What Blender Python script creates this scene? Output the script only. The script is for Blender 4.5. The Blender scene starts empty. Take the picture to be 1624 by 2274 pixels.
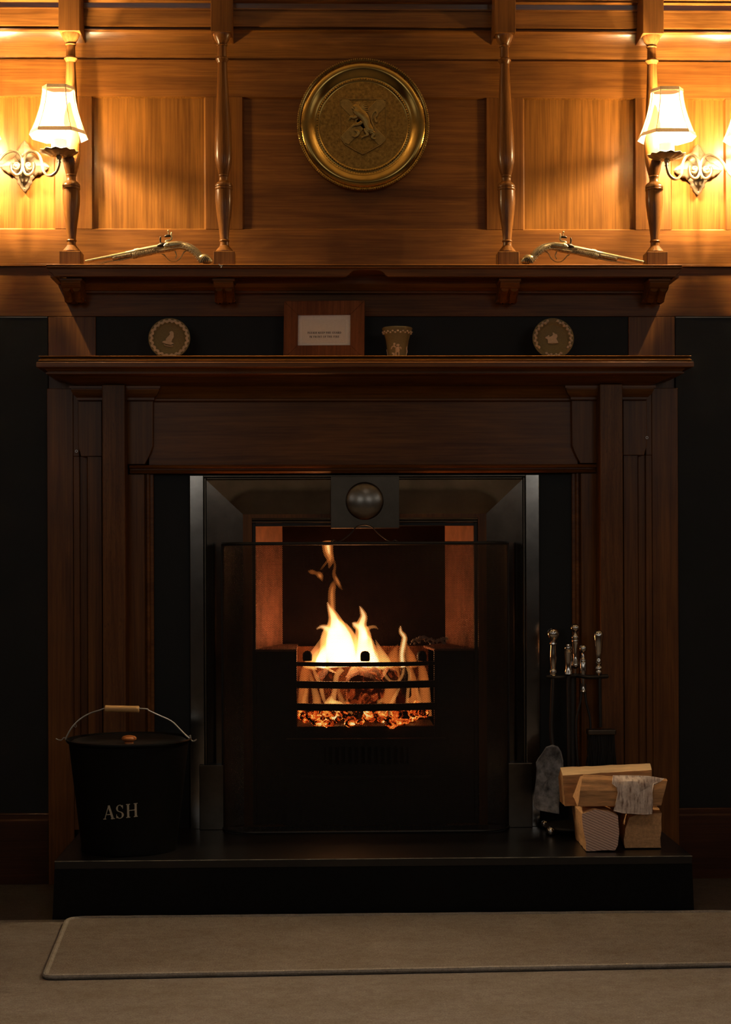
import bpy, math, random
from math import sin, cos, pi, radians, sqrt, atan2
from mathutils import Vector, Matrix, noise
random.seed(7)
SC = bpy.context.scene
COL = SC.collection
# ------------------------------------------------------------------ camera
W_, H_ = 1624.0, 2274.0
F_, PX, PY = 3741.0, 812.0, 1226.0
CAM = Vector((-0.116, -4.68, 0.913))
YAW, ROLL = 0.0267, 0.0036
_R = Vector((cos(YAW), -sin(YAW), 0)); _U = Vector((0, 0, 1)); _F = Vector((sin(YAW), cos(YAW), 0))
CR = _R * cos(ROLL) - _U * sin(ROLL); CU = _U * cos(ROLL) + _R * sin(ROLL)
cd = bpy.data.cameras.new('camera'); cam = bpy.data.objects.new('camera', cd); COL.objects.link(cam)
cd.sensor_fit = 'VERTICAL'; cd.sensor_height = 36.0; cd.lens = 36.0 * F_ / H_
cd.shift_y = (PY - H_ / 2) / H_; cd.clip_start = 0.05
m = Matrix((CR, CU, -_F)).transposed().to_4x4(); m.translation = CAM
cam.matrix_world = m; SC.camera = cam
def P(px, py, y):
    "photo pixel + real depth y -> world point"
    d = CR * ((px - PX) / F_) - CU * ((py - PY) / F_) + _F
    t = (y - CAM.y) / d.y
    return CAM + d * t
def X(px, y=0.0, py=1100): return P(px, py, y).x
def Z(py, y=0.0, px=806): return P(px, py, y).z
# ------------------------------------------------------------------ world, room light, exposure
SC.view_settings.view_transform = 'Standard'; SC.view_settings.look = 'None'
SC.view_settings.gamma = 1.0; SC.view_settings.exposure = 0.0; SC.view_settings.use_curve_mapping = False
wd = bpy.data.worlds.new('world'); SC.world = wd; wd.use_nodes = True
wd.node_tree.nodes['Background'].inputs[0].default_value = (1.0, 0.86, 0.72, 1)
wd.node_tree.nodes['Background'].inputs[1].default_value = 0.004
def area(name, loc, target, sx, sy, power, col):
    l = bpy.data.lights.new(name, 'AREA'); l.shape = 'RECTANGLE'; l.size = sx; l.size_y = sy; l.energy = power; l.color = col
    o = bpy.data.objects.new(name, l); COL.objects.link(o); o.location = loc
    o.rotation_euler = (Vector(target) - Vector(loc)).to_track_quat('-Z', 'Y').to_euler(); return o
FILL_TINT = (1.0, 0.96, 0.90)  # tint of the four area lights added on unseen walls as ambient fill
area('room_fill_light', (-2.96, -3.3, 1.9), (0, -3.3, 1.9), 2.2, 0.95, 2.6, FILL_TINT)
area('room_fill_light', (2.96, -3.1, 1.9), (0, -3.1, 1.9), 2.2, 0.95, 3.4, FILL_TINT)
area('room_fill_light', (1.9, -6.75, 1.9), (1.9, 0, 1.9), 1.5, 0.95, 7.5, FILL_TINT)
area('room_fill_light', (-1.6, -6.75, 1.9), (-1.6, 0, 1.9), 1.5, 0.95, 7.5, FILL_TINT)
dl = area('carpet_fill_light', (0.3, -2.6, 2.65), (0.3, -2.4, 0), 0.6, 0.6, 6.5, (1.0, 0.80, 0.64)); dl.data.spread = radians(110)  # added overhead fill to brighten the carpet, spread kept off the upper wall
cy = SC.cycles
cy.use_denoising = True; cy.max_bounces = 10; cy.diffuse_bounces = 5; cy.glossy_bounces = 4; cy.transmission_bounces = 6
cy.volume_bounces = 0; cy.sample_clamp_indirect = 60.0; cy.caustics_reflective = False; cy.caustics_refractive = False
# ------------------------------------------------------------------ materials
def new_mat(name):
    mt = bpy.data.materials.new(name); mt.use_nodes = True; nt = mt.node_tree
    return mt, nt, nt.nodes['Principled BSDF']
def coords(nt, scale):
    tc = nt.nodes.new('ShaderNodeTexCoord'); mp = nt.nodes.new('ShaderNodeMapping')
    mp.inputs['Scale'].default_value = scale; nt.links.new(tc.outputs['Object'], mp.inputs[0]); return mp.outputs[0]
def noise_n(nt, vec, sc, det=4, rough=0.6, dist=0.0):
    n = nt.nodes.new('ShaderNodeTexNoise'); n.inputs['Scale'].default_value = sc; n.inputs['Detail'].default_value = det
    n.inputs['Roughness'].default_value = rough; n.inputs['Distortion'].default_value = dist
    nt.links.new(vec, n.inputs['Vector']); return n.outputs['Fac']
def ramp(nt, fac, stops):
    r = nt.nodes.new('ShaderNodeValToRGB'); e = r.color_ramp.elements
    while len(e) < len(stops): e.new(0.5)
    for i, (p, c) in enumerate(stops): e[i].position = p; e[i].color = (*c, 1)
    nt.links.new(fac, r.inputs[0]); return r.outputs[0]
def mixc(nt, a, b, fac, mode='MULTIPLY'):
    n = nt.nodes.new('ShaderNodeMix'); n.data_type = 'RGBA'; n.blend_type = mode
    if isinstance(fac, (int, float)): n.inputs[0].default_value = fac
    else: nt.links.new(fac, n.inputs[0])
    for s, v in ((6, a), (7, b)):
        if isinstance(v, tuple): n.inputs[s].default_value = (*v, 1)
        else: nt.links.new(v, n.inputs[s])
    return n.outputs[2]
def bump(nt, h, strength, dist, bsdf):
    b = nt.nodes.new('ShaderNodeBump'); b.inputs['Strength'].default_value = strength; b.inputs['Distance'].default_value = dist
    nt.links.new(h, b.inputs['Height']); nt.links.new(b.outputs[0], bsdf.inputs['Normal'])
def wood(name, d, c0, c1, rough=0.38, scratch=0.0, fine=1.0):
    mt, nt, b = new_mat(name)
    c0, c1 = [(c[0], c[1] * .93, c[2] * .82) for c in (c0, c1)]
    s = {'h': (1.2, 14, 14), 'v': (14, 14, 1.0)}[d]
    s2 = {'h': (2.5, 95, 95), 'v': (95, 95, 2.0)}[d]
    g = noise_n(nt, coords(nt, s), 2.0, 6, 0.62, 0.8)
    g2 = noise_n(nt, coords(nt, s2), 2.0, 3, 0.6)
    blot = noise_n(nt, coords(nt, (1, 1, 1)), 3.2, 3, 0.6)
    col = ramp(nt, g, [(0.3, c0), (0.68, c1)])
    col = mixc(nt, col, ramp(nt, g2, [(0.32, (0.62, 0.56, 0.5)), (0.6, (1.06, 1.06, 1.06))]), 0.75 * fine)
    col = mixc(nt, col, ramp(nt, blot, [(0.3, (0.72, 0.68, 0.62)), (0.65, (1.08, 1.05, 1))]), 0.8)
    if scratch:
        sn = noise_n(nt, coords(nt, (60, 60, 9)), 2.0, 8, 0.75, 3.0)
        col = mixc(nt, col, (0.05, 0.02, 0.009), ramp(nt, sn, [(0.5, (0, 0, 0)), (0.62, (scratch,) * 3)]), 'MIX')
    nt.links.new(col, b.inputs['Base Color'])
    b.inputs['Roughness'].default_value = rough
    b.inputs['Coat Weight'].default_value = 0.07; b.inputs['Coat Roughness'].default_value = 0.2; b.inputs['Specular IOR Level'].default_value = 0.2
    bump(nt, g2, 0.25, 0.0006, b)
    return mt
CW0, CW1 = (0.10, 0.038, 0.008), (0.21, 0.088, 0.019)
M = {}
M['wood_h'] = wood('varnished_wood_horizontal', 'h', CW0, CW1)
M['wood_v'] = wood('varnished_wood_vertical', 'v', CW0, CW1)
M['panel_v'] = wood('panel_wood_vertical', 'v', (0.11, 0.044, 0.008), (0.235, 0.104, 0.020), 0.34)
M['worn_v'] = wood('worn_post_wood', 'v', CW0, (0.20, 0.09, 0.03), 0.5, 0.55)
M['turned'] = wood('turned_wood', 'v', (0.12, 0.048, 0.012), (0.22, 0.10, 0.028), 0.26)
M['mantel_h'] = wood('mantel_wood', 'h', (0.12, 0.043, 0.008), (0.23, 0.092, 0.019), 0.36)
M['nosing'] = wood('painted_highlight_wood', 'h', (0.30, 0.135, 0.03), (0.44, 0.21, 0.05), 0.28)  # lighter colour paints the lamplit glint along the mantel's front edge
M['cornice'] = wood('glossy_cornice_wood', 'h', (0.12, 0.048, 0.010), (0.24, 0.105, 0.024), 0.3)
M['cornice'].node_tree.nodes['Principled BSDF'].inputs['Coat Weight'].default_value = .6
M['frame_wood'] = wood('frame_wood', 'v', (0.14, 0.05, 0.018), (0.27, 0.105, 0.04), 0.6, 0.3)
def plain(name, col, rough=0.5, metal=0.0, nsc=40, var=0.35, bmp=0.0, bd=0.001, stretch=(1, 1, 1), coat=0.0, spec=0.5):
    mt, nt, b = new_mat(name)
    n = noise_n(nt, coords(nt, stretch), nsc, 5, 0.65)
    lo = tuple(c * (1 - var) for c in col)
    nt.links.new(ramp(nt, n, [(0.3, lo), (0.68, col)]), b.inputs['Base Color'])
    b.inputs['Roughness'].default_value = rough; b.inputs['Metallic'].default_value = metal
    b.inputs['Coat Weight'].default_value = coat; b.inputs['Specular IOR Level'].default_value = spec
    if bmp: bump(nt, n, bmp, bd, b)
    return mt
M['slate'] = plain('black_slate', (0.008, 0.0085, 0.008), 0.5, 0, 12, 0.3, spec=0.25)
M['hearth'] = plain('polished_black_granite', (0.006, 0.006, 0.0065), 0.3, 0, 60, 0.5, spec=0.55)
M['hearth_front'] = plain('honed_black_granite', (0.005, 0.005, 0.005), 0.5, 0, 60, 0.5, spec=0.1)
M['edge_highlight'] = plain('painted_highlight_grey', (0.22, 0.21, 0.17), 0.6, 0, 14, 0.95)
M['iron'] = plain('black_cast_iron', (0.018, 0.016, 0.015), 0.55, 0.2, 90, 0.5, 0.3)
M['grate'] = plain('sooty_grate_iron', (0.010, 0.008, 0.007), 0.7, 0.0, 60, 0.5, 0.4)
M['steel'] = plain('polished_cast_iron', (0.34, 0.325, 0.30), 0.155, 1.0, 9, 0.45, 0.05, 0.001, (1, 1, 1))
M['boss'] = plain('satin_iron_boss', (0.30, 0.28, 0.25), 0.3, 1.0, 30, 0.3)
M['steel_dark'] = plain('dull_cast_iron', (0.115, 0.098, 0.078), 0.3, 1.0, 9, 0.35)
M['chrome'] = plain('polished_nickel', (0.62, 0.6, 0.57), 0.13, 1.0, 20, 0.1)
M['brass'] = plain('polished_brass', (0.52, 0.33, 0.09), 0.2, 1.0, 12, 0.35)
M['brass_rough'] = plain('hammered_brass', (0.40, 0.22, 0.05), 0.4, 1.0, 150, 0.6, 0.9, 0.0012)
M['brass_relief'] = plain('raised_brass', (0.46, 0.29, 0.085), 0.36, 1.0, 90, 0.4, 0.3, 0.0008)
M['pistol'] = plain('antique_brass', (0.62, 0.49, 0.26), 0.32, 0.9, 170, 0.45, 0.25, 0.0006)
M['pistol_engraved'] = plain('engraved_brass', (0.58, 0.46, 0.25), 0.4, 0.85, 260, 0.75, 1.0, 0.0014)
M['pistol_dark'] = plain('blackened_brass', (0.06, 0.045, 0.028), 0.4, 0.9, 170, 0.5, 0.3)
M['sconce'] = plain('gilt_cream_metal', (0.22, 0.165, 0.095), 0.42, 0.35, 50, 0.35, 0.2, 0.0008)
M['olive'] = plain('olive_stoneware', (0.19, 0.16, 0.075), 0.7, 0, 300, 0.25, 0.2, 0.0004)
M['cream'] = plain('cream_stoneware', (0.56, 0.45, 0.33), 0.75, 0, 300, 0.2)
M['paper'] = plain('white_card', (0.84, 0.83, 0.82), 0.7, 0, 200, 0.08)
M['paper2'] = plain('inner_card', (0.76, 0.74, 0.72), 0.7, 0, 200, 0.08)
M['ink'] = plain('dark_brown_ink', (0.03, 0.02, 0.015), 0.8, 0, 50, 0.1)
M['bucket'] = plain('black_enamel', (0.003, 0.0033, 0.0035), 0.4, 0, 60, 0.2, spec=0.13)
M['letter'] = plain('cream_paint', (0.50, 0.44, 0.33), 0.7, 0, 220, 0.4)
M['lid'] = plain('satin_black_lid', (0.02, 0.021, 0.022), 0.3, 0.2, 60, 0.2)
M['wire'] = plain('galvanised_wire', (0.62, 0.6, 0.55), 0.35, 0.9, 60, 0.2)
M['grip'] = plain('pale_wood_grip', (0.56, 0.33, 0.13), 0.5, 0, 60, 0.25, 0.2, 0.0006, (1, 8, 8))
M['knob'] = plain('orange_wood_knob', (0.50, 0.17, 0.045), 0.35, 0, 60, 0.25)
M['blade'] = plain('ashy_shovel_steel', (0.34, 0.34, 0.35), 0.62, 0.25, 45, 0.85, 0.3, 0.001)
M['ash'] = plain('grey_wood_ash', (0.45, 0.42, 0.38), 0.9, 0, 160, 0.5, 0.5)
M['bristle'] = plain('black_bristle', (0.012, 0.012, 0.011), 0.8, 0, 200, 0.4, 1.0, 0.002, (1, 1, 0.08))
M['log_side'] = plain('split_log_side', (0.62, 0.32, 0.13), 0.85, 0, 9, 0.62, 0.6, 0.003, (1.2, 9, 9))
M['log_pale'] = plain('pale_split_face', (0.88, 0.62, 0.34), 0.85, 0, 9, 0.3, 0.5, 0.002, (1.2, 9, 9))
M['log_tan'] = plain('rough_log_end', (0.66, 0.36, 0.16), 0.9, 0, 110, 0.4, 1.0, 0.003)
M['char'] = plain('charred_wood', (0.035, 0.022, 0.018), 0.85, 0, 40, 0.6, 0.8, 0.004)
M['cloth_trim'] = plain('shade_trim_braid', (0.55, 0.42, 0.27), 0.9, 0, 300, 0.3, 0.5, 0.0006)
nt = M['cloth_trim'].node_tree; tr = nt.nodes.new('ShaderNodeBsdfTranslucent'); tr.inputs[0].default_value = (0.8, 0.55, 0.32, 1)
mx = nt.nodes.new('ShaderNodeMixShader'); mx.inputs[0].default_value = 0.012
nt.links.new(nt.nodes['Principled BSDF'].outputs[0], mx.inputs[1]); nt.links.new(tr.outputs[0], mx.inputs[2]); nt.links.new(mx.outputs[0], nt.nodes['Material Output'].inputs[0])
M['sleeve'] = plain('cream_candle_sleeve', (0.85, 0.78, 0.6), 0.6, 0, 60, 0.05)
M['ceiling'] = plain('cream_ceiling', (0.6, 0.52, 0.4), 0.9, 0, 20, 0.1)
M['paint'] = plain('cream_wall_paint', (0.58, 0.50, 0.38), 0.9, 0, 20, 0.1)
M['dado'] = plain('dark_wood_dado', (0.08, 0.035, 0.012), 0.5, 0, 20, 0.3)
M['skirting'] = wood('dark_skirting_wood', 'h', (0.03, 0.009, 0.003), (0.06, 0.02, 0.006), 0.5)
M['basket'] = plain('sooty_brick', (0.15, 0.055, 0.024), 0.9, 0, 30, 0.7, 0.5, 0.004, spec=.1)
M['brick'] = plain('fire_cheek', (0.25, 0.12, 0.075), 0.85, 0, 18, 0.5, 0.4, 0.004)
M['soot'] = plain('sooty_fireback', (0.009, 0.004, 0.003), 0.9, 0, 14, 0.6, 0.5, 0.004, spec=0.05)
# saw marks on the end of the log
mt, nt, b = new_mat('sawn_log_end'); M['sawn'] = mt
mp = coords(nt, (1, 1, 1)); mp.node.inputs['Rotation'].default_value = (0, radians(-24), 0)
wv = nt.nodes.new('ShaderNodeTexWave'); wv.bands_direction = 'Z'; wv.inputs['Scale'].default_value = 50; wv.inputs['Distortion'].default_value = 1.5
wv.inputs['Detail'].default_value = 3; wv.inputs['Detail Scale'].default_value = 2.5; nt.links.new(mp, wv.inputs[0])
nt.links.new(ramp(nt, wv.outputs['Fac'], [(0.05, (0.36, 0.22, 0.17)), (0.6, (0.64, 0.43, 0.33))]), b.inputs['Base Color'])
b.inputs['Roughness'].default_value = 0.9; bump(nt, wv.outputs['Fac'], 0.5, 0.001, b)
# birch bark
mt, nt, b = new_mat('birch_bark'); M['bark'] = mt
n1 = noise_n(nt, coords(nt, (90, 30, 14)), 2.0, 5, 0.7); n2 = noise_n(nt, coords(nt, (1, 1, 1)), 45, 4, 0.6)
c = ramp(nt, n1, [(0.34, (0.3, 0.19, 0.14)), (0.5, (0.80, 0.67, 0.57))])
c = mixc(nt, c, ramp(nt, n2, [(0.3, (0.55, 0.45, 0.4)), (0.6, (1, 1, 1))]), 0.8)
nt.links.new(c, b.inputs['Base Color']); b.inputs['Roughness'].default_value = 0.75; bump(nt, n1, 0.8, 0.002, b)
# carpets
def carpet(name, col, var, rib):
    mt, nt, b = new_mat(name)
    n1 = noise_n(nt, coords(nt, (1, 1, 1)), 260, 3, 0.7); n2 = noise_n(nt, coords(nt, (1, 1.6, 1)), 6, 4, 0.65)
    n3 = noise_n(nt, coords(nt, (1, 1, 1)), 55, 3, 0.7)
    c = ramp(nt, n1, [(0.33, tuple(v * (1 - var) for v in col)), (0.66, tuple(v * 1.12 for v in col))])
    c = mixc(nt, c, ramp(nt, n2, [(0.32, (0.80, 0.77, 0.70)), (0.65, (1, 1, 1))]), 0.85)
    c = mixc(nt, c, ramp(nt, n3, [(0.32, (0.78, 0.74, 0.7)), (0.6, (1, 1, 1))]), 0.8)
    nt.links.new(c, b.inputs['Base Color']); b.inputs['Roughness'].default_value = 1.0; b.inputs['Specular IOR Level'].default_value = 0.1
    if rib:
        w = nt.nodes.new('ShaderNodeTexWave'); w.bands_direction = 'Y'; w.inputs['Scale'].default_value = 48; w.inputs['Distortion'].default_value = 0.6
        nt.links.new(coords(nt, (1, 1, 1)), w.inputs[0]); ad = nt.nodes.new('ShaderNodeMath'); ad.operation = 'ADD'
        nt.links.new(w.outputs['Fac'], ad.inputs[0]); nt.links.new(n1, ad.inputs[1]); bump(nt, ad.outputs[0], 0.5, 0.0016, b)
    else: bump(nt, n1, 0.7, 0.003, b)
    return mt
M['carpet'] = carpet('beige_ribbed_carpet', (0.185, 0.162, 0.148), 0.3, True)
M['carpet_dark'] = carpet('brown_underlay_carpet', (0.06, 0.049, 0.043), 0.35, False)
M['rug'] = carpet('beige_mat_pile', (0.195, 0.168, 0.15), 0.4, False)
M['binding'] = carpet('pale_mat_binding', (0.27, 0.25, 0.225), 0.2, False)
# lampshade fabric: light passes through it
mt, nt, b = new_mat('cream_shade_fabric'); M['shade'] = mt
tr = nt.nodes.new('ShaderNodeBsdfTranslucent'); tr.inputs[0].default_value = (0.012, 0.0095, 0.0065, 1)
b.inputs['Base Color'].default_value = (0.85, 0.76, 0.58, 1); b.inputs['Roughness'].default_value = 0.9
mx = nt.nodes.new('ShaderNodeMixShader'); mx.inputs[0].default_value = 0.5
nt.links.new(b.outputs[0], mx.inputs[1]); nt.links.new(tr.outputs[0], mx.inputs[2]); mx2 = nt.nodes.new('ShaderNodeMixShader'); mx2.inputs[0].default_value = 0.34; tp = nt.nodes.new('ShaderNodeBsdfTransparent'); tp.inputs[0].default_value = (1, .93, .8, 1)
nt.links.new(mx.outputs[0], mx2.inputs[1]); nt.links.new(tp.outputs[0], mx2.inputs[2]); nt.links.new(mx2.outputs[0], nt.nodes['Material Output'].inputs[0])
def emis(name, col, st):
    mt = bpy.data.materials.new(name); mt.use_nodes = True; nt = mt.node_tree; nt.nodes.remove(nt.nodes['Principled BSDF'])
    e = nt.nodes.new('ShaderNodeEmission'); e.inputs[0].default_value = (*col, 1); e.inputs[1].default_value = st
    nt.links.new(e.outputs[0], nt.nodes['Material Output'].inputs[0]); return mt
M['bulb'] = emis('lit_bulb', (1.0, 0.74, 0.42), 14)
def flame_mat(name, col, st):
    mt = bpy.data.materials.new(name); mt.use_nodes = True; nt = mt.node_tree; nt.nodes.remove(nt.nodes['Principled BSDF'])
    e = nt.nodes.new('ShaderNodeEmission'); e.inputs[0].default_value = (*col, 1); e.inputs[1].default_value = st
    nt.links.new(e.outputs[0], nt.nodes['Material Output'].inputs['Volume']); return mt
M['flame'] = flame_mat('flame_gas', (1.0, 0.36, 0.085), 95)
M['flame_core'] = flame_mat('hot_flame_gas', (1.0, 0.55, 0.25), 300)
M['flame_mid'] = flame_mat('orange_flame_gas', (1.0, 0.33, 0.07), 50)
M['flame_dim'] = flame_mat('faint_flame_gas', (1.0, 0.27, 0.05), 34)
def glow(name, base, stops, sc, st, dist=1.5):
    mt, nt, b = new_mat(name)
    n = noise_n(nt, coords(nt, (1, 1, 1)), sc, 4, 0.6, dist)
    b.inputs['Base Color'].default_value = (*base, 1); b.inputs['Roughness'].default_value = 0.95
    nt.links.new(ramp(nt, n, stops), b.inputs['Emission Color']); b.inputs['Emission Strength'].default_value = st
    bump(nt, n, 0.8, 0.004, b); return mt
M['ember'] = glow('glowing_embers', (0.03, 0.02, 0.018), [(0.47, (0, 0, 0)), (0.55, (0.5, 0.045, 0.004)), (0.63, (1.0, 0.28, 0.04)), (0.72, (1.0, 0.75, 0.35))], 24, 4.0)
M['burnlog'] = glow('burning_log', (0.16, 0.075, 0.045), [(0.5, (0, 0, 0)), (0.62, (0.42, 0.05, 0.008)), (0.75, (1.0, 0.4, 0.08))], 22, 1.5)
# ------------------------------------------------------------------ mesh helpers (meshes are written in world metres, origin set per object)
class MB:
    def __init__(s): s.v = []; s.f = []; s.mi = []
    def add(s, vs, fs, mi=0):
        o = len(s.v); s.v += [tuple(v) for v in vs]; s.f += [tuple(i + o for i in f) for f in fs]; s.mi += [mi] * len(fs); return s
    def box(s, x0, x1, y0, y1, z0, z1, mi=0):
        return s.add([(x, y, z) for x in (x0, x1) for y in (y0, y1) for z in (z0, z1)],
                     [(0, 1, 3, 2), (4, 6, 7, 5), (0, 4, 5, 1), (2, 3, 7, 6), (0, 2, 6, 4), (1, 5, 7, 3)], mi)
    def prism(s, poly, y0, y1, mi=0):           # polygon in (x,z) -> along y
        n = len(poly); vs = [(x, y0, z) for x, z in poly] + [(x, y1, z) for x, z in poly]
        return s.add(vs, [tuple(range(n)), tuple(range(2 * n - 1, n - 1, -1))] + [(i, i + n, (i + 1) % n + n, (i + 1) % n) for i in range(n)], mi)
    def run(s, prof, x0, x1, mi=0):             # closed profile in (y,z) -> along x
        n = len(prof); vs = [(x0, y, z) for y, z in prof] + [(x1, y, z) for y, z in prof]
        return s.add(vs, [tuple(range(n)), tuple(range(2 * n - 1, n - 1, -1))] + [(i, (i + 1) % n, (i + 1) % n + n, i + n) for i in range(n)], mi)
    def mitre(s, prof, x0, x1, yb):             # prof = [(p,z)] projection from plane y=yb, returns at both ends
        rows = [[(x0 - p, yb, z), (x0 - p, yb - p, z), (x1 + p, yb - p, z), (x1 + p, yb, z)] for p, z in prof]
        vs = [v for r in rows for v in r]; fs = []
        for i in range(len(rows) - 1):
            for j in range(3): fs.append((i * 4 + j, i * 4 + j + 1, i * 4 + j + 5, i * 4 + j + 4))
        fs += [(0, 3, 2, 1), tuple(len(vs) - 4 + k for k in (0, 1, 2, 3))]
        fs.append(tuple(i * 4 for i in range(len(rows)))); fs.append(tuple(i * 4 + 3 for i in range(len(rows)))[::-1])
        return s.add(vs, fs, 0)
    def rings(s, rings, closed=True, caps=True, mi=0):
        n = len(rings[0]); vs = [p for r in rings for p in r]; fs = []
        for i in range(len(rings) - 1):
            for j in range(n if closed else n - 1):
                k = (j + 1) % n; fs.append((i * n + j, i * n + k, (i + 1) * n + k, (i + 1) * n + j))
        if caps and closed: fs.append(tuple(range(n))[::-1]); fs.append(tuple((len(rings) - 1) * n + j for j in range(n)))
        return s.add(vs, fs, mi)
    def lathe(s, prof, c, n=32, axis='z', mi=0):
        rs = []
        for r, h in prof:
            r = max(r, 1e-5); ring = []
            for k in range(n):
                a = 2 * pi * k / n
                ring.append({'z': (c[0] + r * cos(a), c[1] + r * sin(a), c[2] + h), 'y': (c[0] + r * cos(a), c[1] + h, c[2] + r * sin(a)),
                             'x': (c[0] + h, c[1] + r * cos(a), c[2] + r * sin(a))}[axis])
            rs.append(ring)
        return s.rings(rs, mi=mi)
    def tube(s, pts, rad, n=8, flat=1.0, fdir=(0, 1, 0), mi=0, close=False):
        pts = [Vector(p) for p in pts]; R = rad if isinstance(rad, (list, tuple)) else [rad] * len(pts)
        rs = []; fd = Vector(fdir)
        for i, p in enumerate(pts):
            t = (pts[min(i + 1, len(pts) - 1)] - pts[max(i - 1, 0)])
            if close: t = pts[(i + 1) % len(pts)] - pts[i - 1]
            if t.length < 1e-9: t = Vector((0, 0, 1))
            t.normalize(); b2 = fd - t * fd.dot(t)
            if b2.length < 1e-3: b2 = Vector((1, 0, 0.01)) - t * t.x
            b2.normalize(); a2 = t.cross(b2)
            rs.append([p + (a2 * cos(2 * pi * k / n) + b2 * sin(2 * pi * k / n) * flat) * R[i] for k in range(n)])
        if close: rs.append(rs[0])
        return s.rings(rs, caps=not close, mi=mi)
    def ball(s, c, r, n=12, sc=(1, 1, 1), mi=0):
        return s.rings([[(c[0] + sc[0] * r * sin(t) * cos(2 * pi * k / n), c[1] + sc[1] * r * sin(t) * sin(2 * pi * k / n), c[2] + sc[2] * r * cos(t)) for k in range(n)]
                        for t in [0.02 + (pi - 0.04) * j / (n // 2 + 1) for j in range(n // 2 + 2)]], mi=mi)
    def build(s, name, mat, parent=None, origin=None, smooth=False, bevel=0.0, seg=2, ang=0.6, solid=0.0, label=None, **props):
        # parent's world location is held in its plain location (no rotation at build time)
        o0 = Vector(origin) if origin is not None else (WL(parent) if parent else Vector((0, 0, 0)))
        me = bpy.data.meshes.new(name); me.from_pydata([tuple(Vector(v) - o0) for v in s.v], [], s.f)
        for mm in (mat if isinstance(mat, list) else [mat]): me.materials.append(mm)
        me.polygons.foreach_set('material_index', s.mi)
        import bmesh
        bm = bmesh.new(); bm.from_mesh(me); bmesh.ops.recalc_face_normals(bm, faces=bm.faces); bm.to_mesh(me); bm.free()
        if smooth:
            me.polygons.foreach_set('use_smooth', [True] * len(me.polygons))
            try: me.set_sharp_from_angle(angle=ang)
            except Exception: pass
        o = bpy.data.objects.new(name, me); COL.objects.link(o)
        if parent: o.parent = parent; o.location = o0 - WL(parent)
        else: o.location = o0
        if bevel:
            bv = o.modifiers.new('bevel', 'BEVEL'); bv.width = bevel; bv.segments = seg; bv.limit_method = 'ANGLE'; bv.angle_limit = 0.6
        if solid:
            sd = o.modifiers.new('solid', 'SOLIDIFY'); sd.thickness = solid; sd.offset = 0
        if label: o['label'] = label
        for k, v in props.items(): o[k] = v
        return o
def WL(o):
    v = Vector((0, 0, 0))
    while o: v = v + o.location; o = o.parent
    return v
def thing(name, loc, label, cat, group=None):
    o = bpy.data.objects.new(name, None); COL.objects.link(o); o.location = loc; o.empty_display_size = 0.05
    o['label'] = label; o['category'] = cat
    if group: o['group'] = group
    return o
def tag(o, label, cat, group=None):
    o['label'] = label; o['category'] = cat
    if group: o['group'] = group
    return o
def struct(o): o['kind'] = 'structure'; return o
def dup(o, loc=None, parent=None):
    c = o.copy(); COL.objects.link(c); c.parent = parent
    if loc is not None: c.location = loc
    for ch in list(o.children): dup(ch, None, c)
    return c
def spline(pts, n=6):
    "Catmull-Rom through tuples of any length"
    out = []; L = len(pts)
    for i in range(L - 1):
        p0, p1, p2, p3 = pts[max(i - 1, 0)], pts[i], pts[i + 1], pts[min(i + 2, L - 1)]
        for k in range(n):
            t = k / n
            out.append(tuple(0.5 * (2 * b + (c - a) * t + (2 * a - 5 * b + 4 * c - d) * t * t + (-a + 3 * b - 3 * c + d) * t ** 3) for a, b, c, d in zip(p0, p1, p2, p3)))
    out.append(tuple(pts[-1])); return out
# ------------------------------------------------------------------ key measurements
ZH = 0.152                                # hearth top
HY = -0.50                                # hearth front
ZS = Z(587, -0.15)                        # overmantel shelf top
ZM = Z(789, -0.20)                        # mantel shelf top
XL, XR = X(105, -0.02), X(1505, -0.02)    # outer edges of the surround
# ------------------------------------------------------------------ setting
fl = MB().box(-3, 3, -6.8, 0.06, -0.06, 0.0).build('floor', M['carpet_dark']); struct(fl)
cl = MB().box(-3, 3, -6.8, 0.06, 2.72, 2.8).build('ceiling', M['ceiling']); struct(cl)
def dado_wall(nm, a):
    w = struct(MB().box(*a, 1.2, 2.72).build(nm, M['paint'])); MB().box(*a, 0.0, 1.2).build('dado', M['dado'], w); return w
dado_wall('wall_left', (-3.06, -3.0, -6.8, .06)); dado_wall('wall_right', (3.0, 3.06, -6.8, .06)); dado_wall('wall_front', (-3.06, 3.06, -6.86, -6.8))
wb = MB()
ox0, ox1, oz = X(560, 0.05), X(1060, 0.05), Z(1150, 0.05)
for a in ((-3, ox0, 0, 2.72), (ox1, 3, 0, 2.72), (ox0, ox1, oz, 2.72), (ox0, ox1, 0, ZH)): wb.box(a[0], a[1], 0.02, 0.06, a[2], a[3])
wall = struct(wb.build('wall_back', M['wood_v']))
zr0, zr1, zr2, zr3 = Z(134), Z(216), Z(510), Z(590)   # rail top / panel top / panel bottom / rail bottom
zf = Z(702)                                           # underside of the plain wooden band
BW = dict(bevel=0.0012, seg=1)
LX, RX = -1.5, 1.5
MB().box(LX, RX, 0.0, 0.02, zr1, zr0).build('rail', M['wood_h'], wall, **BW)
MB().box(LX, RX, 0.0, 0.02, zr3, zr2).build('rail', M['wood_h'], wall, **BW)
pan = [(LX, X(-190, 0, 400)), (X(-170, 0, 400), X(122, 0, 400)), (X(205, 0, 400), X(456, 0, 400)), (X(539.5, 0, 400), X(1081, 0, 400)),
       (X(1163, 0, 400), X(1411.5, 0, 400)), (X(1491, 0, 400), X(1612, 0, 400)), (X(1690, 0, 400), RX)]
for i in range(len(pan) - 1):
    MB().box(pan[i][1], pan[i + 1][0], 0.0, 0.02, zr2, zr1).build('stile', M['wood_v'], wall, **BW)
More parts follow.
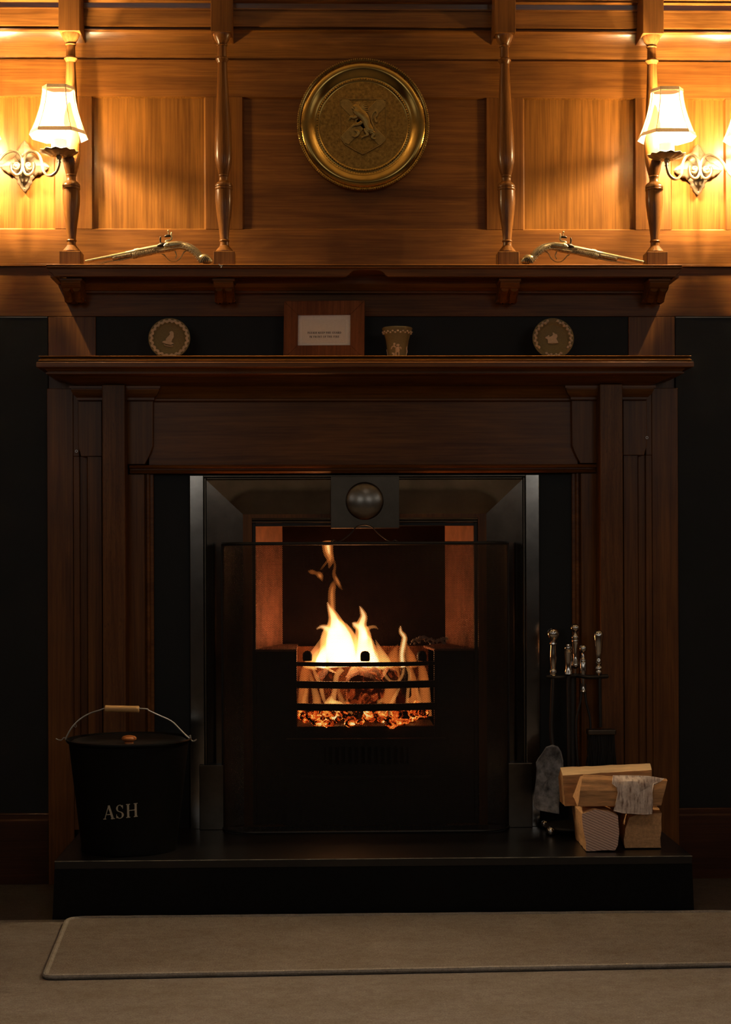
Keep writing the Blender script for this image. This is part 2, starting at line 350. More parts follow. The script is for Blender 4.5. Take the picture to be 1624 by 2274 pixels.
for i, (a, b_) in enumerate(pan):
    # recessed panel with a chamfered margin
    q = MB(); c_ = 0.004
    q.rings([[(a, 0.002, zr2), (b_, 0.002, zr2), (b_, 0.002, zr1), (a, 0.002, zr1)], [(a + c_, 0.009, zr2 + c_), (b_ - c_, 0.009, zr2 + c_), (b_ - c_, 0.009, zr1 - c_), (a + c_, 0.009, zr1 - c_)]], caps=False)
    q.f.append((4, 5, 6, 7)); q.mi.append(0)
    q.build('panel', M['wood_h'] if i == 3 else M['panel_v'], wall)
MB().run([(-0.004, zr3 + 0.004), (0.02, zr3 + 0.004), (0.02, zr3 - 0.003), (-0.004, zr3 - 0.003)], LX, RX).build('bead', M['wood_h'], wall, bevel=0.001)
MB().box(LX, RX, 0.006, 0.02, zf, zr3 - 0.003).build('frieze_board', M['wood_h'], wall, **BW)
# plain boards below the band and black panels
zpl = Z(1800, 0)
for a, b_ in ((XL, X(213.5)), (X(1398.5), XR)):
    MB().box(a, b_, 0.006, 0.02, ZM - 0.03, zf - 0.0006).build('post_board', M['wood_v'], wall, **BW)
MB().box(X(214), X(1398), 0.012, 0.02, ZM - 0.03, zf - 0.0006).build('slate_panel', M['slate'], wall)
for a, b_, s_ in ((LX, XL - 0.002, 'left'), (XR + 0.002, RX, 'right')):
    MB().box(a, b_, 0.008, 0.02, zpl, zf - 0.004).build('slate_panel', M['slate'], wall)
    MB().box(a, b_, 0.004, 0.02, zf - 0.0042, zf - 0.0008).build('metal_edging', M['steel_dark'], wall)
    bs = struct(MB().run([(0.018, 0), (-0.012, 0), (-0.012, zpl - 0.02), (-0.008, zpl - 0.015), (-0.008, zpl - 0.002), (-0.006, zpl), (0.018, zpl)], a, b_).build('baseboard_' + s_, M['skirting']))
# cornice mouldings across the top
def c_(py, y): return Z(py, y)
tr1 = struct(MB().run([(0.02, zr0 + 0.001), (0.008, zr0 + 0.001), (0.004, c_(126, 0)), (-0.002, c_(110, 0)), (-0.012, c_(90, -.01)), (-0.022, c_(76, -.02)), (-0.026, c_(73, -.02)), (-0.030, c_(69, -.03)),
    (-0.028, c_(66, -.03)), (-0.018, c_(64.5, -.03)), (-0.018, c_(61, -.03)), (-0.034, c_(60.5, -.03)), (-0.036, c_(25, -.03)), (-0.043, c_(23, -.04)), (-0.043, c_(20.5, -.04)), (-0.034, c_(19.5, -.04)), (-0.037, c_(8, -.04)),
    (-0.046, c_(6, -.04)), (-0.05, c_(3, -.05)), (-0.046, c_(1, -.05)), (-0.06, c_(-20, -.05)), (-0.075, c_(-45, -.05)), (-0.075, 2.7), (0.02, 2.7)], LX, RX).build('trim_1', M['cornice'], smooth=True, ang=0.35))
# ------------------------------------------------------------------ overmantel: shelf, corbels, balusters, blocks
om = thing('overmantel', (0, 0, ZS), 'carved wooden overmantel with four turned columns above the fireplace', 'overmantel')
sx0, sx1 = X(104, -.15, 587) + .15, X(1514, -.15, 587) - .15
MB().mitre([(0.15, ZS), (0.152, ZS - .0015), (0.152, ZS - .0035), (0.148, ZS - .005), (0.152, ZS - .0065), (0.152, ZS - .0095), (0.146, ZS - .0115), (0.128, ZS - .0125)], sx0, sx1, 0.0).build('shelf_board', M['mantel_h'], om, bevel=0.0006, seg=1)
n0, n1 = X(768, -.14, 605), X(862, -.14, 605); w_ = 0.017
zt, zb = ZS - .0115, ZS - .032
fx0, fx1 = X(120, -.14, 605), X(1500, -.14, 605)
poly = [(fx0 - .016, zt), (fx0 - .012, zt - .008), (fx0 - .003, zt - .014), (fx0, zb), (n0, zb), (n0 + .006, zb + .003), (n0 + .012, zb + .010), (n0 + .02, zb + .0155), (n0 + .035, zb + .0175), (n1 - .035, zb + .0175),
        (n1 - .02, zb + .0155), (n1 - .012, zb + .01), (n1 - .006, zb + .003), (n1, zb), (fx1, zb), (fx1 + .003, zt - .014), (fx1 + .012, zt - .008), (fx1 + .016, zt)]
MB().prism(poly, -0.146, -0.13).build('shelf_fascia', M['mantel_h'], om, bevel=0.0008, seg=1)
for sx, xx in ((-1, fx0 - .012), (1, fx1 + .012)):
    MB().run([(-.13, zt), (.005, zt), (.005, zb), (-.13, zb)], min(xx, xx - sx * .014), max(xx, xx - sx * .014)).build('shelf_return', M['mantel_h'], om)
MB().mitre([(0.05, ZS - .0125), (0.05, ZS - .035), (0.046, ZS - .042), (0.038, ZS - .048), (0.034, ZS - .052), (0.028, ZS - .053), (0.028, ZS - .057), (0.0, ZS - .057)], X(190, -.03, 620), X(1430, -.03, 620), 0.006).build('under_moulding', M['mantel_h'], om, smooth=True, ang=0.5)
def corbel(px, py0=616, py1=671):
    x = X(px, -.06, 640); h = 0.0265; z0 = ZS - .032; z1 = Z(py1, -.03)
    L = z0 - z1; c = MB()
    side = [(0.004, z0), (-.118, z0), (-.120, z0 - .012), (-.112, z0 - .024), (-.095, z0 - .030), (-.074, z0 - .034), (-.058, z0 - .044), (-.045, z0 - .055), (-.034, z1 + .010), (-.034, z1 + .008), (-.03, z1 + .006), (0.004, z1 + .006)]
    k = (z0 - z1) / .066
    c.run(side, x - h, x + h)
    o = c.build('corbel', M['mantel_h'], om, bevel=0.0015)
    face = [(-.100, z0 - .026), (-.078, z0 - .031), (-.06, z0 - .04), (-.046, z0 - .052), (-.036, z1 + .012)]
    for dx in (-.013, .013):        # rounded ribs of the scroll face
        q = MB().tube([(x + dx, y, z) for y, z in spline([(a - .007, b - .002) for a, b in face], 4)], 0.010, 10, 0.7, (0, 1, 0)); q.build('scroll_rib', M['mantel_h'], o, smooth=True)
    MB().box(x - h - .003, x + h + .003, -.034, 0.004, z1, z1 + .008).build('corbel_foot', M['mantel_h'], o, bevel=0.002)
    MB().box(x - h - .004, x + h + .004, -.12, 0.004, z0 - .008, z0).build('corbel_cap', M['mantel_h'], o, bevel=0.002)
for px in (164, 499, 1128, 1456): corbel(px)
BP = [(265, 84), (268, 75), (275, 76), (300, 72), (330, 60), (350, 47), (368, 38), (370, 42), (374, 44), (379, 42), (383, 35), (400, 36), (470, 38), (477, 44), (483, 51), (490, 54), (498, 51), (507, 44), (515, 41), (520, 38), (600, 41), (700, 46),
      (800, 51), (900, 57), (1000, 63), (1100, 68), (1200, 71), (1270, 72), (1320, 68), (1370, 58), (1410, 48), (1430, 42), (1432, 43), (1438, 43), (1442, 40), (1455, 38), (1470, 38), (1483, 43), (1494, 60), (1505, 68), (1518, 73), (1527, 72), (1530, 68), (1533, 72),
      (1542, 74), (1551, 72), (1555, 69), (1580, 70), (1620, 71), (1660, 70), (1700, 66), (1750, 60), (1800, 53), (1850, 46), (1900, 40), (1940, 36), (1956, 36), (1960, 40), (1966, 42), (1972, 40), (1976, 36), (1990, 36), (2005, 38), (2018, 48), (2038, 65), (2052, 75), (2062, 74)]
BPOS = [(159, 157), (499, 493), (1127.5, 1120), (1456, 1447)]
for bx, tx in BPOS:
    xb, xt = X(bx, -.09, 570), X(tx, -.09, 75); sl = (xt - xb) / (Z(75, -.09) - ZS)
    b_ = MB().lathe([(hw / 3.67 / 816, Z(zy / 3.67, -.09) - ZS) for zy, hw in BP], (0, 0, 0), 40)
    zz = Z(2062 / 3.67, -.09) - ZS
    b_.v = [(v[0] + xb + v[2] * sl, v[1] - .09, v[2] + ZS) for v in b_.v]
    bo = b_.build('baluster', M['turned'], om, smooth=True, ang=0.5, origin=(xb, -.09, ZS))
    MB().box(xb - .0292, xb + .0292, -.119, -.061, ZS, ZS + zz).build('plinth', M['turned'], bo, bevel=0.002)
    # square block above, lower part of the canopy bracket
    zt_ = Z(71, -.12)
    MB().box(xt - .0285, xt + .0285, -.119, 0.0, zt_, 2.71).build('post_block', M['wood_v'], om, bevel=0.0015)
# ------------------------------------------------------------------ fireplace surround
fs = thing('fireplace_surround', (0, 0, 0), 'dark varnished wooden fireplace surround with deep mantel shelf', 'fireplace')
mx0, mx1 = X(82, -.2, 805) + .2, X(1540, -.2, 805) - .2
z = ZM
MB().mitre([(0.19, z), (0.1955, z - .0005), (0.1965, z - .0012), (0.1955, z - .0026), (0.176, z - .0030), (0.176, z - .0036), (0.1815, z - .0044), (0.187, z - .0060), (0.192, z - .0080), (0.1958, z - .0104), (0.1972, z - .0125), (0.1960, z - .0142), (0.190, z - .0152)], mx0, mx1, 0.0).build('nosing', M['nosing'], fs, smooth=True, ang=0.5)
MB().mitre([(0.19, z - .0154), (0.190, z - .0165), (0.2, z - .0172), (0.2015, z - .019), (0.2015, z - .030),
    (0.199, z - .032), (0.183, z - .033), (0.180, z - .036), (0.176, z - .040), (0.176, z - .0415), (0.180, z - .043), (0.180, z - .046), (0.176, z - .048), (0.16, z - .049), (0.15, z - .053), (0.13, z - .060), (0.115, z - .067), (0.10, z - .070), (0, z - .070)], mx0, mx1, 0.0).build('mantel_shelf', M['mantel_h'], fs, smooth=True, ang=0.4)
zc0 = z - .0702
# frieze between the capitals
fa, fb = X(330, -.06), X(1286, -.06)
MB().run([(0.004, zc0), (-.085, zc0), (-.085, Z(858, -.08)), (-.078, Z(862, -.08)), (-.062, Z(874, -.06)), (-.055, Z(884, -.05)), (-.058, Z(886, -.05)), (-.058, Z(890, -.05)), (-.046, Z(892, -.05)), (0.004, Z(892, -.05))], fa, fb).build('frieze_moulding', M['mantel_h'], fs, smooth=True, ang=0.5)
MB().box(fa, fb, -.040, 0.004, Z(1032, -.04), Z(891.5, -.05)).build('frieze_panel', M['mantel_h'], fs)
zl = Z(1050, -.06)
MB().run([(0.004, Z(1031, -.06)), (-.05, Z(1031, -.06)), (-.064, Z(1033, -.06)), (-.067, Z(1036, -.06)), (-.064, Z(1039, -.06)), (-.05, Z(1040, -.06)), (-.05, Z(1042, -.06)), (-.056, Z(1046, -.06)), (-.05, zl), (0.004, zl)], X(288, -.06), X(1325, -.06)).build('lower_moulding', M['mantel_h'], fs, smooth=True, ang=0.6)
def pil(sgn, pc):
    # sgn=-1: left pilaster. pc(px) reads x at the given depth, px given for the left one, mirrored for the right one
    def b(n, px0, px1, y0, z0, z1, mat, y1=0.004, **k):
        a, c = sorted((pc(px0, y0), pc(px1, y0))); return MB().box(a, c, y0, y1, z0, z1).build(n, mat, fs, **(k or BW))
    b('outer_board', 105, 163, -.018, ZH if False else 0.0, zc0, M['wood_v'])
    b('outer_board', 163.2, 176.5, -.018, Z(1012, -.02), zc0, M['wood_v'])
    b('step_board', 163.3, 177, -.030, ZH, Z(1012, -.03), M['wood_v'])
    b('recessed_strip', 177.2, 194, -.020, ZH, Z(1012, -.03), M['wood_v'])
    b('pilaster_board', 194.3, 226, -.045, ZH, Z(1012, -.045), M['wood_v'])
    b('front_post', 227.5, 278, -.118, ZH, zc0 + .001, M['worn_v'], bevel=0.002)
    b('pilaster_board', 279, 321, -.045, ZH, Z(1052, -.045), M['wood_v'])
    o = b('slip_moulding', 321.3, 341, -.026, ZH, zl - .0005, M['mantel_h'])
    a, c = sorted((pc(325, -.04), pc(330, -.04)))
    MB().tube([(pc(329, -.03), -.028, ZH), (pc(329, -.03), -.028, zl - .001)], 0.006, 10).build('bead', M['mantel_h'], o, smooth=True)
    # broad upper board with ogee bottoms
    y = -.055
    for (e0, e1, zbot) in ((177, 226.5, 1012), (279, 341, 1030)):
        outer = e0 == 177
        if outer:
            pts = [(174, 890), (226.5, 890), (226.5, zbot), (180, zbot), (178, 1003), (174, 992)]
        else:
            pts = [(341, 890), (279, 890), (279, zbot), (322, zbot), (330, 1015), (335, 1004), (340, 990)]
        MB().prism([(pc(p[0], y), Z(p[1], y)) for p in pts], y, 0.004).build('upper_board', M['wood_v'], fs, **BW)
    a, c = sorted((pc(188, -.06), pc(330, -.06)))
    MB().mitre([(0.036, zc0), (0.036, Z(862, -.09)), (0.032, Z(862.5, -.09)), (0.032, Z(866, -.09)), (0.026, Z(876, -.08)), (0.018, Z(883, -.07)), (0.018, Z(888, -.07)), (0.006, Z(890, -.06)), (0.0, Z(890.5, -.06))], a, c, -.058).build('capital', M['mantel_h'], fs, smooth=True, ang=0.5)
pil(-1, lambda px, y: X(px, y))
pil(1, lambda px, y: X(1611.5 - px, y))
for a, b_ in ((341.3, 421), (1198, 1270.2)):
    MB().box(X(a, -.015), X(b_, -.015), -.015, 0.004, ZH, zl - .0005).build('slate_slip', M['slate'], fs)
MB().box(X(421.2, -.012), X(1197.8, -.012), -.012, 0.018, Z(1056, -.012), zl - .0005).build('slate_slip', M['slate'], fs)
for (px, py, y) in ((170, 1002, -.033), (168, 1612, -.033), (1437, 972, -.058), (1443, 1555, -.02)):
    p = P(px, py, y)
    MB().tube([(p.x + .0032 * cos(a), p.y - .002, p.z + .0032 * sin(a)) for a in [2 * pi * k / 12 for k in range(12)]], 0.0008, 6, close=True).build('screw_eye', M['wire'], fs, smooth=True, label='tiny metal screw eye')
# ------------------------------------------------------------------ cast iron insert with grate
ci = thing('fireplace_insert', (0, 0, ZH), 'polished cast iron fireplace insert with sloping sides and a round boss', 'fireplace insert')
io0, io1, izt = X(421.5, -.03), X(1197.5, -.03), Z(1058, -.03)
def ushape(name, e, y0, y1, w, mat, zbot=ZH, **k):
    x0, x1, zt = e; q = MB()
    q.box(x0, x0 + w, y0, y1, zbot, zt); q.box(x1 - w, x1, y0, y1, zbot, zt); q.box(x0 + w, x1 - w, y0, y1, zt - w, zt)
    return q.build(name, mat, ci, **k)
wb_ = X(452, -.03) - io0
q = MB()
for a, b_ in ((io0, io0 + wb_), (io1 - wb_, io1)): MB().box(a, b_, -.034, 0.01, ZH, izt + .004).build('outer_band', M['steel'], ci, bevel=0.0015)
MB().box(io0 + wb_, io1 - wb_, -.034, 0.01, izt - .001, izt + .004).build('top_band', M['steel_dark'], ci, bevel=0.001)
gx0, gx1, gz = io0 + wb_, io1 - wb_, izt - .001
ushape('bead_moulding', (gx0, gx1, gz), -.030, 0.01, 0.0075, M['steel_dark'], bevel=0.003)
a0, a1, az = gx0 + .0085, gx1 - .0085, gz - .0085
b0, b1, bz = X(556, .03), X(1064, .03), Z(1157, .03)
ya, yb = -.028, .030
for nm, quad in (('splay_panel', [(a0, ya, ZH), (a0, ya, az), (b0, yb, bz), (b0, yb, ZH)]), ('splay_panel', [(a1, ya, ZH), (b1, yb, ZH), (b1, yb, bz), (a1, ya, az)]), ('head_panel', [(a0, ya, az), (a1, ya, az), (b1, yb, bz), (b0, yb, bz)])):
    vs = quad + [(v[0], v[1] + .004, v[2]) for v in quad]
    MB().add(vs, [(0, 1, 2, 3), (7, 6, 5, 4), (0, 4, 5, 1), (1, 5, 6, 2), (2, 6, 7, 3), (3, 7, 4, 0)]).build(nm, M['steel'], ci)
ushape('inner_bead', (b0, b1, bz), .024, .036, 0.004, M['steel_dark'], bevel=0.0015)
ushape('inner_lip', (b0 + .0045, b1 - .0045, bz - .0045), .030, .05, 0.0095, M['iron'], bevel=0.001)
# plaque with boss
pa, pb, pt, pbm = X(735, -.04), X(887, -.04), Z(1058, -.04), Z(1173, -.04)
MB().box(pa, pb, -.042, .03, pbm, pt).build('plaque', M['steel_dark'], ci, bevel=0.001)
pc_ = P(810, 1112.5, -.043)
MB().lathe([(.0525, .002), (.0525, 0), (.0515, -.003), (.047, -.0065), (.040, -.0105), (.030, -.0145), (.018, -.0175), (.008, -.0187), (0, -.019)], (pc_.x, -.043, pc_.z), 48, 'y').build('round_boss', M['boss'], ci, smooth=True, ang=0.7)
for a, b_ in ((443, 498), (1129, 1183)):
    MB().box(X(a, -.045, 1750), X(b_, -.045, 1750), -.047, .0, ZH, Z(1697, -.045)).build('plinth_block', M['steel_dark'], ci, bevel=0.0015)
# firebox interior
fx_, fX_ = b0 + .014, b1 - .014; kx, kX = X(627, .35), X(988, .35); zT = 1.12
def slab(nm, quad, mat, t=(0, .01, 0)):
    t = Vector(t); vs = [Vector(q_) for q_ in quad]; vs = vs + [v + t for v in vs]
    return MB().add(vs, [(0, 1, 2, 3), (7, 6, 5, 4), (0, 4, 5, 1), (1, 5, 6, 2), (2, 6, 7, 3), (3, 7, 4, 0)]).build(nm, mat, ci)
for (xa, xb, s_) in ((fx_, kx, -1), (fX_, kX, 1)):
    xm = xa + (xb - xa) * .66; ym = .05 + .3 * .66
    slab('fire_cheek', [(xa, .05, ZH), (xm - s_ * .0008, ym - .003, ZH), (xm - s_ * .0008, ym - .003, zT), (xa, .05, zT)], M['brick'], (s_ * .02, 0.004, 0))
    slab('fire_cheek', [(xm, ym, ZH), (xb, .35, ZH), (xb, .35, zT), (xm, ym, zT)], M['brick'], (s_ * .02, 0.004, 0))
slab('fireback', [(kx - .02, .352, ZH), (kX + .02, .352, ZH), (kX + .02, .352, zT), (kx - .02, .352, zT)], M['soot'])
slab('throat_plate', [(fx_ - .02, .056, zT), (fX_ + .02, .056, zT), (fX_ + .02, .37, zT), (fx_ - .02, .37, zT)], M['soot'], (0, 0, .01))
zh = Z(1441, .05); ga, gb = X(658, .045), X(963, .045); zg = Z(1613, .045)
for a, b_, s_ in ((fx_ + .001, ga, 1), (gb, fX_ - .001, -1)):
    o = MB().prism([(a, ZH), (b_, ZH), (b_, zh - .006), (a, zh - .006)], .045, .06).build('front_plate', M['iron'], ci, bevel=0.001)
    # curved hob shelf, pentagonal in plan
    xs = [(a, .04), (b_, .034), (b_, .33), ((kx + .012) if s_ == 1 else (kX - .012), .34), (a + s_ * .02, .2)]
    MB().add([(x, y, zh - .006) for x, y in xs] + [(x, y, zh) for x, y in xs], [(0, 1, 2, 3, 4), (9, 8, 7, 6, 5)] + [(i, (i + 1) % 5, (i + 1) % 5 + 5, i + 5) for i in range(5)]).build('hob', M['brick'], ci)
    MB().box(*sorted((b_ - s_ * .001, b_ - s_ * .009)), .062, .33, zg - .02, zh - .006).build('basket_side', M['basket'], ci)
MB().box(ga, gb, .3, .31, zg - .02, zh - .006).build('basket_back', M['basket'], ci)
MB().box(ga, gb, .05, .33, zg - .02, zg).build('basket_floor', M['iron'], ci)
MB().box(ga + .0005, gb - .0005, .045, .058, Z(1648, .045), zg).build('front_plate', M['iron'], ci)
# bowed bars
def bow(u): return .036 - .035 * (1 - (2 * u - 1) ** 2)
for py0, py1 in ((1470, 1479), (1512.5, 1528), (1562, 1577.5)):
    q = MB(); zc = (Z(py0, .02) + Z(py1, .02)) / 2; h = (Z(py0, .02) - Z(py1, .02)) / 2
    q.rings([[(ga + (gb - ga) * u, bow(u) - .006, zc - h), (ga + (gb - ga) * u, bow(u) + .006, zc - h), (ga + (gb - ga) * u, bow(u) + .006, zc + h), (ga + (gb - ga) * u, bow(u) - .006, zc + h)] for u in [k / 14 for k in range(15)]])
    q.build('grate_bar', M['grate'], ci, bevel=0.0012)
for px in (683, 811, 937.5):
    p = P(px, 1458, .015)
    q = MB().lathe([(.0, -.013), (.0125, -.0128), (.0135, -.006), (.0135, .004), (.012, .010), (.007, .0145), (.0, .016)], (p.x, .015 if px == 811 else .028, p.z), 20)
    q.build('bar_knob', M['grate'], ci, smooth=True)
# ashpit cover with slots under the bars
za0, za1 = Z(1735, .02), Z(1640, .02); va, vb = X(718, .02), X(905, .02)
q = MB(); q.box(ga - .03, va, .012, .044, ZH, za1); q.box(vb, gb + .03, .012, .044, ZH, za1); q.box(va, vb, .012, .044, Z(1658, .02), za1); q.box(va, vb, .012, .044, ZH, Z(1697, .02))
ap = q.build('ashpit_cover', M['iron'], ci, bevel=0.001)
for k in range(13):
    xx = va + (vb - va) * (k + .5) / 13
    MB().box(xx - .0035, xx + .0035, .014, .042, Z(1697, .02), Z(1658, .02)).build('slat', M['iron'], ap)
MB().run([(.012, Z(1722, .01)), (.004, Z(1722, .01)), (.002, Z(1728, .01)), (.012, Z(1728, .01))], ga + .01, gb - .01).build('rim', M['iron'], ap)
# ------------------------------------------------------------------ hearth
he = thing('hearth', (0, HY, 0), 'raised polished black stone hearth slab beneath the fireplace', 'hearth')
hx0, hx1 = P(121, 1916, HY).x, P(1538, 1904, HY).x
MB().box(hx0 - .0, hx1 + .0, HY, -.0, ZH - .02, ZH).build('hearth_slab', M['hearth'], he, bevel=0.0015)
MB().tube([(hx0, HY + .0002, ZH - .0008), (hx1, HY + .0002, ZH - .0008)], .0012, 8).build('edge_highlight', M['edge_highlight'], he, smooth=True)  # thin grey strip painting a highlight along the front top edge
MB().prism([(hx0, ZH - .0202), (hx1, ZH - .0202), (hx1 + .005, 0), (hx0 - .006, 0)], HY + .002, -.0).build('hearth_riser', M['hearth_front'], he)
# ------------------------------------------------------------------ fire guard
gY = -.125; gx_, gX_ = X(494, -.04), X(1127, -.04); zg0, zg1 = ZH + .001, Z(1203, -.12)
fgd = thing('fire_guard', (0, gY, ZH), 'black mesh fire guard with curved corners standing before the fire', 'fire guard')
r_ = .085; gpath = []
for k in range(9): a = pi - (pi / 2) * k / 8; gpath.append((gx_ + r_ + r_ * cos(a), gY + r_ - r_ * sin(a)))
for k in range(9): a = pi / 2 - (pi / 2) * k / 8; gpath.append((gX_ - r_ + r_ * cos(a), gY + r_ - r_ * sin(a)))
S = [0.0]
for i in range(1, len(gpath)): S.append(S[-1] + math.dist(gpath[i], gpath[i - 1]))
def gp(s):
    for i in range(1, len(S)):
        if s <= S[i] + 1e-9:
            t = (s - S[i - 1]) / (S[i] - S[i - 1]); return (gpath[i - 1][0] + (gpath[i][0] - gpath[i - 1][0]) * t, gpath[i - 1][1] + (gpath[i][1] - gpath[i - 1][1]) * t)
    return gpath[-1]
LT = S[-1]; H0, H1 = zg0 + .006, zg1 - .008; HG = H1 - H0
pit = .0041; slope = 1.35
mesh = MB()
for sg in (1, -1):
    k = -int(HG / slope / pit) - 2
    while k * pit < LT + HG / slope:
        # wire s(z) = k*pit + sg*(z)/slope for sg=1 ; mirrored for -1
        base = k * pit if sg == 1 else LT - k * pit
        # clip to 0..LT
        zs = sorted([(0 - base) * slope * sg, (LT - base) * slope * sg]); za, zb2 = max(0, zs[0]), min(HG, zs[1])
        k += 1
        if zb2 - za < .002: continue
        sa, sb = base + sg * za / slope, base + sg * zb2 / slope
        cut = sorted([s for s in S if min(sa, sb) < s < max(sa, sb)] + [sa, sb])
        if sa > sb: cut = cut[::-1]
        pts = [(*gp(min(max(s, 0), LT)), H0 + (s - base) * slope * sg) for s in cut]
        pts = [(p[0], p[1] + (.0004 if sg == 1 else -.0004), p[2]) for p in pts]
        mesh.tube(pts, .00062, 4, 1.0)
mo = mesh.build('wire_mesh', M['iron'], fgd, kind='stuff')
for zz, rr in ((zg1 - .0045, .0048), (zg0 + .0035, .0035)):
    MB().tube([(x, y, zz) for x, y in gpath], rr, 8).build('rim_rail', M['iron'], fgd, smooth=True)
for s in (0, LT):
    x, y = gp(s); MB().tube([(x, y, zg0), (x, y, zg1 - .003)], .0045, 8).build('edge_rod', M['iron'], fgd, smooth=True)
hp = [P(a, b, gY) for a, b in ((735, 1204), (742, 1199), (752, 1204), (778, 1186), (792, 1170), (809, 1165), (826, 1170), (842, 1186), (868, 1204), (877, 1199), (885, 1204))]
MB().tube(spline([tuple(p) for p in hp], 5), .0016, 8).build('handle', M['iron'], fgd, smooth=True)
# ------------------------------------------------------------------ fire
FY = .17
fire = thing('fire', (P(800, 1600, FY).x, FY, zg + .04), 'bright orange log fire burning in the iron grate', 'fire')
def flame(pts, mat='flame', y=FY, nm='flame', fl=.8, n=6):
    q = []
    for (px, py, w) in pts: p = P(px, py, y); q.append((p.x, p.y + .006 * sin(py * .07), p.z, w / 2 / 772))
    q = spline(q, n); mb = MB()
    mb.tube([c[:3] for c in q], [max(c[3], .0005) for c in q], 14, fl); return mb.build(nm, M[mat], fire, smooth=True)
core = [
 ([(752, 1480, 70), (748, 1450, 74), (742, 1420, 58), (746, 1395, 44), (742, 1372, 24), (733, 1352, 11), (727, 1337, 2)], .17),
 ([(775, 1480, 60), (772, 1440, 54), (766, 1410, 40), (757, 1390, 24), (748, 1378, 10)], .19),
 ([(800, 1480, 50), (806, 1440, 42), (806, 1410, 34), (803, 1388, 22), (808, 1370, 15), (804, 1357, 9), (799, 1346, 2)], .16),
 ([(812, 1420, 20), (806, 1400, 14), (790, 1388, 14), (783, 1383, 3)], .155),
 ([(742, 1408, 22), (726, 1396, 16), (714, 1392, 8), (703, 1397, 2)], .165),
 ([(830, 1480, 30), (824, 1450, 28), (822, 1425, 14), (817, 1410, 3)], .18),
 ([(710, 1480, 40), (716, 1462, 40), (722, 1445, 26), (734, 1430, 8)], .15),
 ([(895, 1482, 14), (893, 1455, 12), (896, 1432, 12), (898, 1415, 11), (890, 1402, 8), (890, 1390, 2)], .16)]
for pts, y in core:
    flame([(a, b, w * .62) for a, b, w in pts], 'flame_core', y)
    flame([(a, b, w * 1.05 + 2) for a, b, w in pts], 'flame', y)
